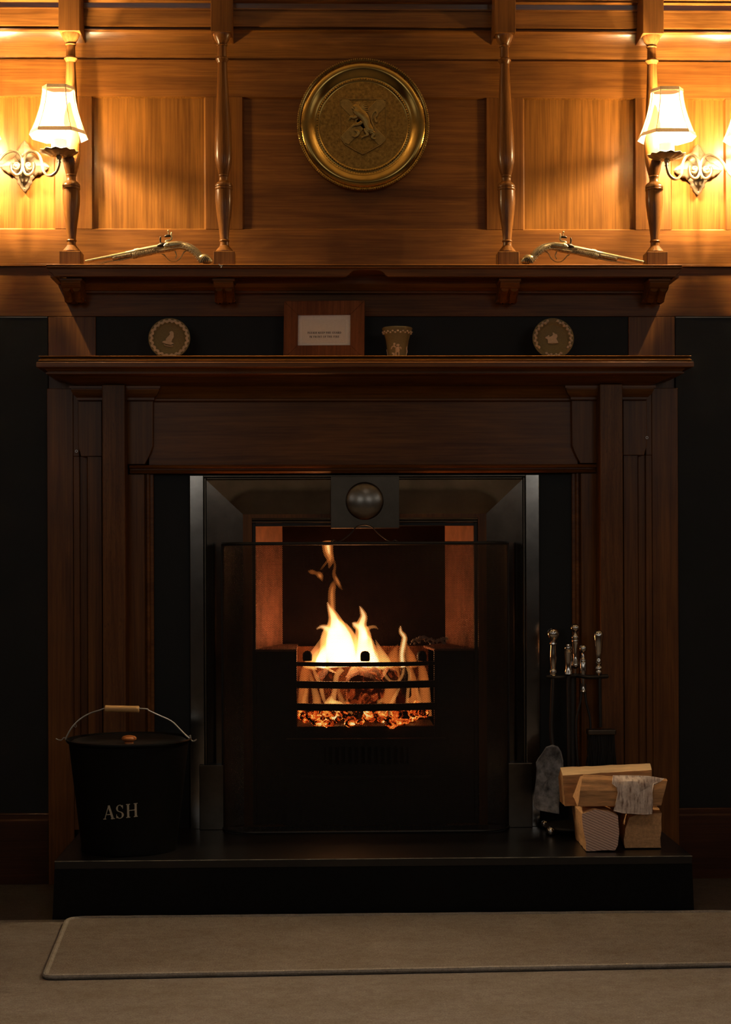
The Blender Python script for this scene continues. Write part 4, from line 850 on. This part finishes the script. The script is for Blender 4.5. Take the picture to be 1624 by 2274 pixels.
GL = {
 'A': (.86, seg(.10, 0, .43, 1, .065) + seg(.43, 1, .73, 0, k_ + .01) + seg(.2, .34, .62, .34, t_, 2) + ser(.1, 0, .24) + ser(.73, 0, .3)),
 'S': (.66, arc(.32, .74, .2, .235, 20, 270, t_, k_ - .02) + arc(.32, .25, .22, .235, 90, -160, t_, k_) + seg(.53, .7, .53, .96, .04, 1) + seg(.09, .04, .09, .32, .04, 1)),
 'H': (.94, stem_(.2) + stem_(.74) + seg(.2, .52, .74, .52, t_, 2)),
 'P': (.70, stem_(.2) + seg(.2, .972, .42, .972, t_, 2) + seg(.2, .46, .42, .46, t_, 2) + arc(.40, .716, .20, .256, 90, -90, t_, k_)),
 'L': (.72, stem_(.2) + seg(.2, .028, .62, .028, t_, 2) + seg(.62, 0, .62, .26, .045, 1)),
 'E': (.74, stem_(.2) + seg(.2, .028, .62, .028, t_, 2) + seg(.2, .972, .6, .972, t_, 2) + seg(.2, .52, .5, .52, t_, 2) + seg(.63, 0, .63, .26, .045, 1) + seg(.6, .76, .6, 1, .045, 1) + seg(.5, .4, .5, .64, .04, 1)),
 'K': (.84, stem_(.2) + seg(.2, .42, .64, .98, .06) + seg(.36, .6, .72, 0, k_) + ser(.66, 1, .24) + ser(.72, 0, .26)),
 'T': (.76, seg(.38, 0, .38, 1, k_) + ser(.38, 0) + seg(.06, .972, .70, .972, t_, 2) + seg(.07, .74, .07, 1, .045, 1) + seg(.69, .74, .69, 1, .045, 1)),
 'G': (.86, arc(.45, .5, .32, .47, 40, 322, t_, k_) + seg(.69, .04, .69, .42, k_, 2) + ser(.69, .42, .26) + seg(.70, .72, .70, .96, .04, 1)),
 'U': (.88, seg(.2, .3, .2, 1, k_) + ser(.2, 1) + seg(.68, .3, .68, 1, .06) + ser(.68, 1, .24) + arc(.44, .3, .24, .27, 180, 360, t_, .11)),
 'R': (.84, stem_(.2) + seg(.2, .972, .40, .972, t_, 2) + seg(.2, .48, .42, .48, t_, 2) + arc(.40, .726, .19, .246, 90, -90, t_, k_) + seg(.42, .48, .72, .0, k_) + ser(.74, 0, .2)),
 'D': (.86, stem_(.2) + seg(.2, .972, .40, .972, t_, 2) + seg(.2, .028, .40, .028, t_, 2) + arc(.38, .5, .34, .472, 90, -90, t_, k_)),
 'I': (.40, stem_(.2)), 'F': (.68, stem_(.2) + seg(.2, .972, .6, .972, t_, 2) + seg(.2, .52, .5, .52, t_, 2) + seg(.6, .76, .6, 1, .045, 1) + seg(.5, .4, .5, .64, .04, 1)),
 'N': (.92, seg(.18, 0, .18, 1, .06) + seg(.16, 1, .74, 0, k_) + seg(.74, 0, .74, 1, .06) + ser(.18, 0, .22) + ser(.74, 1, .22) + ser(.12, 1, .18)),
 'O': (.84, arc(.42, .5, .31, .47, 0, 360, t_, k_, 24)), ' ': (.32, [])}
def text(mb, s, fn, h, thick, sp=.04):
    "fn(u,v,w) maps metres along, up and out of the surface to a world point"
    tot = sum(GL[c][0] + sp for c in s) - sp; x = -tot / 2
    for c in s:
        for q_ in GL[c][1]:
            vs = [fn((x + a) * h, b * h, thick) for a, b in q_] + [fn((x + a) * h, b * h, 0) for a, b in q_]
            mb.add(vs, [(0, 1, 2, 3), (7, 6, 5, 4), (0, 4, 5, 1), (1, 5, 6, 2), (2, 6, 7, 3), (3, 7, 4, 0)])
        x += GL[c][0] + sp
    return tot * h
# ------------------------------------------------------------------ things on the mantel
def place(px, py, y): return P(px, py, y)
# picture frame with sign
fw, fh, fd = .2215, .162, .016; ft = .0385; fy = -.075
pf = place(720, 730, fy)
fr = thing('picture_frame', (pf.x, fy, ZM), 'brown wooden frame holding a printed fire guard notice on the mantel', 'picture frame')
def fb(nm, poly, y0, y1, mat, par=None, **k): return MB().prism([(pf.x + a, ZM + .001 + b) for a, b in poly], fy + y0, fy + y1).build(nm, mat, par or fr, **k)
hw = fw / 2
for poly in ([(-hw, 0), (hw, 0), (hw - ft, ft), (-hw + ft, ft)], [(hw, 0), (hw, fh), (hw - ft, fh - ft), (hw - ft, ft)], [(hw, fh), (-hw, fh), (-hw + ft, fh - ft), (hw - ft, fh - ft)], [(-hw, fh), (-hw, 0), (-hw + ft, ft), (-hw + ft, fh - ft)]):
    g_ = fb('frame_side', poly, -fd, 0, M['frame_wood'], bevel=.0012)
fb('mount_card', [(-hw + ft - .003, ft - .003), (hw - ft + .003, ft - .003), (hw - ft + .003, fh - ft + .003), (-hw + ft - .003, fh - ft + .003)], -.007, -.003, M['paper'])
fb('notice_card', [(-hw + ft + .012, ft + .009), (hw - ft - .014, ft + .009), (hw - ft - .014, fh - ft - .012), (-hw + ft + .012, fh - ft - .012)], -.0082, -.0071, M['paper2'])
for line, dz in (('PLEASE KEEP THE GUARD', .0455), ('IN FRONT OF THE FIRE', .0345)):
    mb = MB(); tw = 76 / 815 if line[0] == 'P' else 67 / 815
    h_ = tw / (sum(GL[c][0] + .1 for c in line))
    for ox in (-.00012, .00012): text(mb, line, lambda u, v, w: (pf.x + .0005 + ox + u, fy - .0083 - w, ZM + .001 + ft - .012 + dz + v), h_, .0003, .1)
    mb.build('lettering', M['ink'], fr)
MB().prism([(pf.x - .03, ZM + .001), (pf.x + .03, ZM + .001), (pf.x + .015, ZM + .11), (pf.x - .015, ZM + .11)], fy + .001, fy + .004).build('easel_back', M['ink'], fr)
fr.rotation_euler = (radians(-5), radians(.35), radians(-6))
for ch_ in fr.children: pass
# little dishes
def dish(px, py, label, kind):
    y = -.105; p = P(px, py, y); R = 46.3 / 818
    root = thing('relief_dish', (p.x, y, ZM), label, 'dish', 'stoneware dishes on the mantel')
    c = (p.x, y, p.z if False else ZM + .0012 + R)
    MB().lathe([(0, .006), (R * .6, .006), (R * .62, .008), (R * .66, .006), (R * .9, .001), (R, -.004), (R * 1.0, -.006), (R * .97, -.0065), (R * .80, -.0035), (R * .72, .0005), (R * .68, .0025), (0, .0025)], c, 56, 'y').build('dish_body', M['olive'], root, smooth=True, ang=.9)
    q = MB()
    for k in range(44):
        a = 2 * pi * k / 44
        if kind == 2 and (abs(a - pi / 2) < .2 or (abs(a - 1.5 * pi) > .5 and abs(a - 1.5 * pi) < .9)): continue
        rr = R * (.86 + (.03 if k % 2 else -.03)); cxx = c[0] + rr * cos(a); czz = c[2] + rr * sin(a); s = R * (.075 if kind == 1 else .07)
        t = a + pi / 2 + (.5 if k % 2 else -.3)
        poly = [(cxx + s * 1.5 * cos(t), czz + s * 1.5 * sin(t)), (cxx + s * cos(t + 1.3), czz + s * sin(t + 1.3)), (cxx + s * .9 * cos(t + 2.3), czz + s * .9 * sin(t + 2.3)), (cxx - s * 1.2 * cos(t), czz - s * 1.2 * sin(t)), (cxx + s * .9 * cos(t - 2.3), czz + s * .9 * sin(t - 2.3)), (cxx + s * cos(t - 1.3), czz + s * sin(t - 1.3))]
        q.prism(poly, y - .0072, y - .0025)
        if kind == 2: q.ball((cxx, y - .006, czz), s * 1.1, 6)
    q.build('leaf_wreath', M['cream'], root, kind='stuff')
    # central relief, drawn in the frame of the enlarged view
    cc = (772, 835) if kind == 1 else (705, 840); k2 = R / 465
    def D(a, b): return (c[0] + (a - cc[0]) * k2, c[2] - (b - cc[1]) * k2)
    if kind == 1:
        polys = [[(765, 690), (790, 663), (830, 658), (858, 680), (868, 720), (862, 745), (872, 775), (865, 810), (840, 840), (825, 880), (820, 925), (780, 930), (700, 915), (690, 890), (688, 840), (720, 800), (760, 760), (775, 735), (780, 722), (766, 712)],
                 [(600, 915), (640, 885), (700, 875), (780, 905), (860, 930), (862, 960), (800, 975), (700, 955), (640, 935)], [(640, 955), (700, 985), (790, 998), (858, 985), (855, 1003), (800, 1015), (720, 1008), (650, 978)]]
    else:
        polys = [[(585, 950), (830, 942), (800, 880), (780, 840), (810, 790), (800, 740), (760, 730), (730, 700), (705, 695), (690, 712), (705, 735), (695, 765), (650, 790), (625, 800), (630, 770), (605, 750), (575, 785), (540, 795), (532, 820), (550, 842), (575, 850), (590, 900)], [(600, 935), (700, 962), (820, 935), (700, 955)]]
    for poly in polys: MB().prism([D(*p_) for p_ in poly], y - .0015, y + .004).build('figure_relief', M['cream'], root, bevel=.0008)
    root.rotation_euler = (radians(-9), 0, 0)
    return root
dish(376, 762, 'small olive-green stoneware dish with cream seated figure, left end of mantel', 1)
dish(1229.5, 763, 'small olive-green stoneware dish with cream cherub group, right end of mantel', 2)
# flared pot
y = -.105; pp = P(882.5, 757, y); s_ = 1 / 818
pot = thing('relief_pot', (pp.x, y, ZM), 'small flared olive-green stoneware pot with cream cherub relief', 'pot')
PR = [(21.5, 0), (21.8, 3), (21.6, 8), (22.3, 18), (23.6, 30), (25.5, 42), (28.5, 52), (31.5, 60), (33.6, 66), (34, 68.5), (33, 69.5), (31, 68), (27, 56), (22, 40), (19, 12), (0, 10)]
MB().lathe([(0, 0)] + [(a * s_, b * s_) for a, b in PR], (pp.x, y, ZM + .0005), 40).build('pot_body', M['olive'], pot, smooth=True, ang=1)
def potr(h):
    for (r0, h0), (r1, h1) in zip(PR, PR[1:]):
        if h0 <= h <= h1: return (r0 + (r1 - r0) * (h - h0) / (h1 - h0)) * s_
    return 34 * s_
def PT(a, b, w=.0008):                       # enlarged-view pixel -> on the pot surface; 11.6 px each
    h = max(0.0, (1262 - b) / 11.6); r = potr(h); t = max(-1, min(1, ((a - 740) / 11.6 * s_) / r)); th = math.asin(t)
    return (pp.x + (r + w) * sin(th), y - (r + w) * cos(th), ZM + .0005 + h * s_)
q = MB()
def pt(mb, pts, rot=0):
    s = spline(pts, 4); out = []
    for a, b, r in s: out.append((PT(a, b), r / 11.6 * s_))
    mb.tube([o[0] for o in out], [o[1] for o in out], 8, .5)
pt(q, [(740, 905, 30), (742, 930, 42), (740, 965, 30)]); pt(q, [(725, 980, 45), (735, 1030, 55), (735, 1090, 50), (740, 1110, 40)])
pt(q, [(700, 1100, 22), (695, 1150, 18), (700, 1195, 18)]); pt(q, [(765, 1100, 22), (770, 1150, 18), (765, 1195, 18)])
pt(q, [(690, 985, 18), (640, 960, 16), (600, 975, 18), (580, 1030, 12)]); pt(q, [(650, 950, 12), (655, 900, 30), (650, 875, 8)]); pt(q, [(785, 980, 16), (815, 1000, 20), (822, 1040, 8)])
pt(q, [(600, 1130, 14), (640, 1150, 28), (640, 1195, 30)]); q.build('cherub_relief', M['cream'], pot, smooth=True)
q = MB(); pt(q, [(985, 940, 6), (965, 1000, 18), (975, 1080, 22), (960, 1150, 10), (945, 1195, 12)]); pt(q, [(470, 1010, 8), (485, 1080, 8), (495, 1190, 8)]); q.build('cherub_relief', M['cream'], pot, smooth=True)
q = MB()
for k in range(34):
    th = 2 * pi * k / 34; h = 57 if k % 2 else 60; r = potr(h) + .0006
    q.ball((pp.x + r * sin(th), y - r * cos(th), ZM + h * s_), .0032, 6, (1, .6, .8))
q.build('leaf_band', M['cream'], pot, kind='stuff')
r = potr(4) + .0004
MB().tube([(pp.x + r * sin(t), y - r * cos(t), ZM + 4 * s_) for t in [2 * pi * k / 32 for k in range(32)]], .001, 6, close=True).build('foot_ring', M['cream'], pot, smooth=True)
# ------------------------------------------------------------------ ash bucket
by = -.33; bp_ = P(286.5, 1640, by); bx = bp_.x; zr = bp_.z; sc_ = F_ / (by - CAM.y)
bk = thing('ash_bucket', (bx, by, ZH), 'black metal ash bucket with lid and wooden grip handle on the hearth', 'bucket')
rt = 136 / sc_; rb = 105 / sc_; hb = zr - ZH
MB().lathe([(0, .004), (rb * .96, .004), (rb, 0), (rb * 1.01, .004), (rb * 1.0, .012), (rb + (rt * .965 - rb) * .5, hb * .5), (rt * .965, hb - .01), (rt, hb - .006), (rt * 1.015, hb - .002), (rt * 1.01, hb + .001), (rt * .985, hb + .001), (rt * .955, hb - .006), (rt * .94, hb - .02), (0, hb - .02)], (bx, by, ZH), 72).build('bucket_body', M['bucket'], bk, smooth=True, ang=.7)
lid = MB().lathe([(rt * .955, hb - .012), (rt * .94, hb - .006), (rt * .9, hb - .002), (rt * .85, hb - .004), (rt * .8, hb - .010), (rt * .5, hb - .012), (0, hb - .013)], (bx, by, ZH), 64).build('lid', M['lid'], bk, smooth=True, ang=.9)
MB().lathe([(0, 0), (.012, 0), (.010, .004), (.019, .010), (.0195, .014), (.016, .018), (.008, .020), (0, .0205)], (bx, by, ZH + hb - .0125), 28).build('lid_knob', M['knob'], lid, smooth=True, label='orange wooden knob')
hpts = [(146, 1643), (148, 1636), (160, 1615), (178, 1597), (200, 1584), (222, 1577), (231, 1573.5), (240, 1573)]
hp2 = [(302, 1573), (326, 1574.5), (331, 1578), (350, 1587), (380, 1601), (400, 1620), (415, 1635), (424, 1641)]
def hand(pts): return [tuple(P(a, b, by - .004)) for a, b in pts]
MB().tube(spline(hand(hpts), 4), .0021, 8).build('handle_wire', M['wire'], bk, smooth=True)
MB().tube(spline(hand(hp2), 4), .0021, 8).build('handle_wire', M['wire'], bk, smooth=True)
g0, g1 = P(233, 1573.5, by - .004), P(309, 1575, by - .004)
MB().tube([g0.lerp(g1, t) for t in (0, .02, .2, .5, .8, .98, 1)], [.0075, .0088, .0082, .0085, .0082, .0088, .0075], 18).build('grip', M['grip'], bk, smooth=True, label='pale turned wooden grip')
for pts in ([(124, 1640), (130, 1643), (137, 1643), (142, 1638), (147, 1641), (152, 1647)], [(418, 1638), (423, 1633), (424, 1641), (428, 1646), (437, 1642), (431, 1646)]):
    MB().tube(spline(hand(pts), 4), .0014, 6).build('ear_hook', M['wire'], bk, smooth=True)
lt = MB(); th0 = math.asin(-6 / 125.0) ; zb_ = P(283, 1817, by - .13).z
def onb(u, v, w):
    z_ = zb_ + v + .085 * (u); f = (z_ - ZH) / hb; r = rb + (rt * .965 - rb) * f + w + .0004; th = th0 + u / r
    return (bx + r * sin(th), by - r * cos(th), z_)
text(lt, 'ASH', onb, 31 / 890, .0006, .06); lt.build('lettering', M['letter'], bk, label='cream serif capitals reading ASH')
# ------------------------------------------------------------------ companion set
sy = -.13
cs = thing('companion_stand', (X(1275, sy, 1800), sy, ZH), 'black fireside tool stand with ball-footed base beside the logs', 'tool stand')
cxs = X(1272, sy, 1650)
MB().tube([(cxs, sy, ZH + .02), (cxs, sy, Z(1500, sy))], .0105, 14).build('pole', M['iron'], cs, smooth=True)
MB().lathe([(0, .012), (.075, .012), (.078, .016), (.076, .021), (.03, .026), (.014, .034), (0, .036)], (cxs, sy, ZH), 40).build('base', M['iron'], cs, smooth=True, ang=.6)
for a in (2.45, .7, -.7, -2.45):
    MB().ball((cxs + .088 * cos(a), sy + .088 * sin(a), ZH + .0125), .0120, 14).build('ball_foot', M['chrome'], cs, smooth=True)
    MB().tube([(cxs + .07 * cos(a), sy + .07 * sin(a), ZH + .016), (cxs + .09 * cos(a), sy + .09 * sin(a), ZH + .016)], .005, 8).build('foot_arm', M['iron'], cs)
zr_ = Z(1502, sy)
MB().tube(spline([(X(1214, sy, 1500), sy - .02, zr_ - .002), (X(1240, sy, 1500), sy - .03, zr_ - .003), (X(1275, sy, 1500), sy - .012, zr_), (X(1305, sy, 1500), sy - .03, zr_ - .003), (X(1346, sy, 1500), sy - .018, zr_ - .002)], 6), [.006] * 25, 8, 1.9).build('hanger_plate', M['iron'], cs, smooth=True)
MB().tube([(cxs, sy, zr_), (cxs, sy + .035, zr_)], .004, 8).build('hanger_arm', M['iron'], cs)
def turned(par, x, y, ztop, prof, mat='chrome', nm='handle', n=24, origin=None):
    return MB().lathe([(max(r, 0), -d) for d, r in prof], (x, y, ztop), n).build(nm, M[mat], par, smooth=True, ang=.8)
u = 1 / 821
# finial of the stand
turned(cs, X(1278, sy, 1400), sy, P(1278, 1385, sy).z, [(d * u, r * u) for d, r in ((0, 0), (1, 5), (4, 9), (9, 10.5), (14, 9.5), (18, 5), (20, 3), (22, 3), (25, 6), (28, 8), (31, 8.5), (33, 7.6), (34, 8.6), (36, 8), (37, 8.6), (40, 8), (60, 6), (72, 5), (80, 6), (88, 9), (92, 10), (96, 9), (100, 3), (114, 3))], nm='finial')
# shovel
def tool(nm, lab, cat, px): return thing(nm, (X(px, sy - .03, 1500), sy - .03, Z(1500, sy)), lab, cat, None)
ty = sy - .03
sv = tool('fire_shovel', 'fire shovel with ash-grey blade and ball handle hanging on the stand', 'shovel', 1229)
turned(sv, X(1229, ty, 1450), ty, P(1229, 1395, ty).z, [(d * u, r * u) for d, r in ((0, 0), (1, 6), (5, 11), (11, 13), (18, 12), (24, 8), (28, 5), (31, 5), (32, 8), (35, 8.4), (37, 6), (42, 6), (55, 7), (68, 7.5), (82, 6), (90, 5), (92, 7), (96, 8), (100, 7), (101, 5), (104, 7.5), (107, 6), (110, 3), (114, 3))])
pth = [P(a, b, yy) for a, b, yy in ((1229, 1500, ty), (1228, 1530, ty), (1226, 1580, ty), (1225, 1620, ty), (1228, 1655, ty - .004), (1230, 1675, ty - .008))]
MB().tube(spline([tuple(p_) for p_ in pth], 4), .0055, 10).build('shaft', M['iron'], sv, smooth=True)
out = [(1203, 1672), (1212, 1658), (1226, 1653), (1238, 1657), (1245, 1668), (1249.5, 1688), (1250, 1705), (1246, 1725), (1242, 1760), (1240, 1790), (1241, 1806), (1222, 1803), (1196, 1798), (1188, 1794), (1184, 1784), (1186, 1760), (1190, 1730), (1191, 1705), (1190, 1692), (1195, 1682)]
cpt = (1218, 1730); vs, fsx = [], []
n_ = len(out)
for fr_, dy in ((1.0, -.012), (.93, -.004), (.6, 0), (.0, .002)):
    for a, b in out: p_ = P(cpt[0] + (a - cpt[0]) * fr_, cpt[1] + (b - cpt[1]) * fr_, ty - .014); vs.append((p_.x, p_.y + dy, p_.z))
for i in range(3):
    for j in range(n_): fsx.append((i * n_ + j, i * n_ + (j + 1) % n_, (i + 1) * n_ + (j + 1) % n_, (i + 1) * n_ + j))
MB().add(vs, fsx).build('blade', M['blade'], sv, smooth=True, solid=.0014, ang=.9)
# poker, tongs
tpk = tool('fire_poker', 'short nickel-handled poker in the middle of the tool stand', 'poker', 1262)
turned(tpk, X(1262, ty, 1450), ty - .004, P(1262, 1430, ty).z, [(d * u, r * u) for d, r in ((0, 0), (.5, 5), (3, 6), (5, 5), (7, 8), (11, 8.6), (13, 7.8), (14, 8.8), (16, 7.9), (17, 8.8), (22, 8.2), (40, 7), (52, 6), (60, 8), (66, 9), (69, 6), (72, 3))])
MB().tube([(X(1262, ty, 1500), ty - .004, P(1262, 1500, ty).z), (X(1263, ty, 1500), ty - .004, P(1262, 1740, ty).z), (X(1258, ty, 1500), ty - .004, P(1262, 1760, ty).z)], .0045, 8).build('shaft', M['iron'], tpk, smooth=True)
ttg = tool('fire_tongs', 'nickel-topped fire tongs hanging right of the poker', 'tongs', 1297)
turned(ttg, X(1297, ty, 1450), ty + .012, P(1297, 1432, ty).z, [(d * u, r * u) for d, r in ((0, 0), (1, 4), (4, 7.5), (9, 8.5), (14, 7.5), (18, 3), (24, 3), (30, 5), (32, 7), (34, 6.4), (36, 7.4), (38, 6.5), (40, 7.4), (60, 7), (90, 4), (100, 5), (104, 7), (110, 2))])
for s in (-1, 1):
    MB().tube(spline([(X(1297 + s * 4, ty, 1500), ty + .012, Z(1522, ty)), (X(1297 + s * 6, ty, 1500), ty + .012, Z(1560, ty)), (X(1297 + s * 16, ty, 1500), ty + .012, Z(1610, ty)), (X(1297 + s * 12, ty, 1500), ty + .012, Z(1700, ty)), (X(1297 + s * 3, ty, 1500), ty + .012, Z(1740, ty))], 4), .003, 6).build('arm', M['iron'], ttg, smooth=True)
# brush
tbr = tool('hearth_brush', 'hearth brush with club handle and black bristles at right of stand', 'brush', 1331)
turned(tbr, X(1330, ty, 1450), ty, P(1330, 1399, ty).z, [(d * u, r * u) for d, r in ((0, 0), (1, 5), (4, 9), (9, 10.5), (14, 10.8), (30, 9.5), (50, 7), (62, 5), (66, 6), (72, 7.5), (76, 6), (78, 5), (82, 8), (86, 8), (88, 5), (92, 7.5), (96, 7), (99, 4), (106, 3))])
MB().tube([(X(1332, ty, 1500), ty, Z(1500, ty)), (X(1334, ty, 1500), ty, Z(1618, ty))], .0045, 8).build('shaft', M['iron'], tbr, smooth=True)
b0_, b1_ = X(1304, ty, 1620), X(1366, ty, 1620)
MB().box(b0_, b1_, ty - .02, ty + .018, P(1335, 1631, ty).z, P(1335, 1619, ty).z).build('brush_head', M['steel_dark'], tbr, bevel=.003)
q = MB(); rnd = random.Random(9); zt2 = P(1335, 1631, ty).z
for k in range(420):
    x = b0_ + .003 + (b1_ - b0_ - .006) * rnd.random(); yv = ty - .017 + .032 * rnd.random(); l_ = rnd.uniform(.075, .09)
    q.tube([(x, yv, zt2), (x + rnd.uniform(-.003, .003), yv, zt2 - l_ * .5), (x + rnd.uniform(-.008, .008), yv + rnd.uniform(-.004, .004), zt2 - l_)], .0009, 3)
q.build('bristles', M['bristle'], tbr, kind='stuff')
# ------------------------------------------------------------------ split logs
def split_log(name, secA, secB, mats, label, seed, seg=14, amp=.0022):
    """secA/secB: matching polygons (world points) for the two ends; side faces carry material k from mats map"""
    mb = MB(); n = len(secA); sub = 4; rings = []
    A = []; B = []
    for i in range(n):
        for k in range(sub):
            A.append(Vector(secA[i]).lerp(Vector(secA[(i + 1) % n]), k / sub)); B.append(Vector(secB[i]).lerp(Vector(secB[(i + 1) % n]), k / sub))
    cA = sum(A, Vector()) / len(A)
    vs = []
    for s in range(seg + 1):
        for a, b in zip(A, B):
            p_ = a.lerp(b, s / seg); d = noise.noise_vector(p_ * 38 + Vector((seed, 0, 0))) * amp + noise.noise_vector(p_ * 120 + Vector((seed, 0, 0))) * amp * .4
            vs.append(p_ + d)
    N = len(A); side = mats['sides']
    for s in range(seg):
        for j in range(N): mb.add([], [(s * N + j, s * N + (j + 1) % N, (s + 1) * N + (j + 1) % N, (s + 1) * N + j)], side[j // sub])
    mb.v = [tuple(v) for v in vs]
    mb.f.append(tuple(range(N))); mb.mi.append(mats['ends'][0]); mb.f.append(tuple(seg * N + j for j in range(N))); mb.mi.append(mats['ends'][1])
    zmin = min(v[2] for v in mb.v)
    o = mb.build(name, [M['log_side'], M['log_pale'], M['sawn'], M['log_tan']], origin=(cA.x, cA.y, zmin), smooth=True, ang=.5)
    return tag(o, label, 'log', 'split logs on the hearth')
def PP(l, y): return [P(a, b, y) for a, b in l]
ly0 = -.435
fa_ = [(1302, 1897), (1366, 1895), (1373, 1884), (1375, 1850), (1374, 1818), (1352, 1808), (1322, 1804), (1304, 1809), (1292, 1814), (1297, 1860), (1301, 1880)]
A = PP(fa_, ly0)
zmin = min(v.z for v in A)
for v in A: v.z += (ZH + .002 - zmin)
Bk = [v + Vector((.004, .20, 0)) for i, v in enumerate(A)]
split_log('split_log', A, Bk, {'sides': [3] * 11, 'ends': (2, 3)}, 'sawn-ended split log at bottom left of the log stack', 1)
fb_ = [(1388, 1889), (1468, 1890), (1468, 1860), (1470, 1812), (1420, 1813), (1397, 1822), (1390, 1848), (1386, 1870)]
A = PP(fb_, -.40); zmin = min(v.z for v in A)
for v in A: v.z += (ZH + .002 - zmin)
Bk = [v + Vector((.02, .19, 0)) for v in A]
split_log('split_log', A, Bk, {'sides': [3] * 8, 'ends': (3, 3)}, 'rough orange-brown split log at bottom right of the log stack', 2)
# upper front log, with bark
ztop = max(v.z for v in A)
def xsec(x, l): return [Vector((x + dx, yv, zv)) for dx, yv, zv in l]
yF = -.425; zA0, zA1 = P(1300, 1808, yF).z, P(1300, 1722, yF).z; zB0, zB1 = P(1480, 1812, yF).z, P(1480, 1728, yF).z
xA, xB = P(1288, 1760, yF).x, P(1480, 1760, yF).x
zlo = ZH + .1145
A = xsec(xA, [(-.005, yF, zlo), (0, yF - .006, zlo + .04), (.006, yF + .004, zA1 - .012), (.012, yF + .018, zA1), (.012, yF + .07, zA1 - .012), (-.004, yF + .09, zlo + .012)])
Bk = xsec(xB, [(-.012, yF + .004, zlo - .001), (-.004, yF - .002, zlo + .04), (.004, yF + .006, zB1 - .008), (.004, yF + .018, zB1 - .004), (.0, yF + .07, zB1 - .016), (-.004, yF + .09, zlo + .012)])
fl_ = split_log('split_log', A, Bk, {'sides': [0, 0, 0, 0, 0, 0], 'ends': (3, 3)}, 'front upper split log with a patch of peeling birch bark', 3, amp=.0016)
# bark patch
bk_out = [(1362, 1722), (1400, 1722), (1440, 1723), (1476, 1729), (1466, 1736), (1452, 1741), (1449, 1760), (1450, 1780), (1449, 1808), (1430, 1809), (1405, 1807), (1384, 1806), (1363, 1801), (1367, 1790), (1370, 1776), (1373, 1760), (1370, 1748), (1360, 1740), (1361, 1732)]
cc_ = (1408, 1766); vs = []; n_ = len(bk_out); rnd = random.Random(3)
mb = MB(); rows = []
for fr_ in (1.0, .96, .7, .4, .05):
    row = []
    for a, b in bk_out:
        aa = cc_[0] + (a - cc_[0]) * fr_; bb = cc_[1] + (b - cc_[1]) * fr_; zz = P(aa, bb, yF).z; t = (zz - zlo) / (zA1 - zlo)
        yy = yF - .010 + .004 * (2 * t - .9) ** 2 + (max(0, t - .86) * .10) + (-.003 if fr_ == 1 else 0) + .0015 * noise.noise(Vector((aa * .2, bb * .2, 0)))
        p_ = P(aa, bb, yy); row.append((p_.x, p_.y, p_.z))
    rows.append(row)
mb.rings(rows, caps=False); mb.f.append(tuple(4 * n_ + j for j in range(n_))); mb.mi.append(0)
mb.build('bark', M['bark'], fl_, solid=.002, smooth=True, label='peeling silver birch bark')
# upper back log
yB = -.30; xA, xB = P(1250, 1750, yB).x, P(1449, 1750, yB).x
A = xsec(xA, [(.006, yB, P(1253, 1790, yB).z), (0, yB, P(1250, 1722, yB).z), (-.002, yB + .03, P(1248, 1711, yB).z + .004), (0, yB + .075, P(1250, 1735, yB).z), (.004, yB + .08, P(1250, 1790, yB).z)])
Bk = xsec(xB, [(0, yB + .006, P(1449, 1794, yB).z), (0, yB + .004, P(1449, 1710, yB).z), (0, yB + .03, P(1449, 1702, yB).z + .004), (0, yB + .075, P(1449, 1725, yB).z), (0, yB + .08, P(1449, 1790, yB).z)])
dz = (ZH + .116) - min(A[0].z, A[4].z)
split_log('split_log', A, Bk, {'sides': [0, 1, 1, 0, 0], 'ends': (3, 3)}, 'upper back split log with a pale freshly cut top face', 4, amp=.0014)
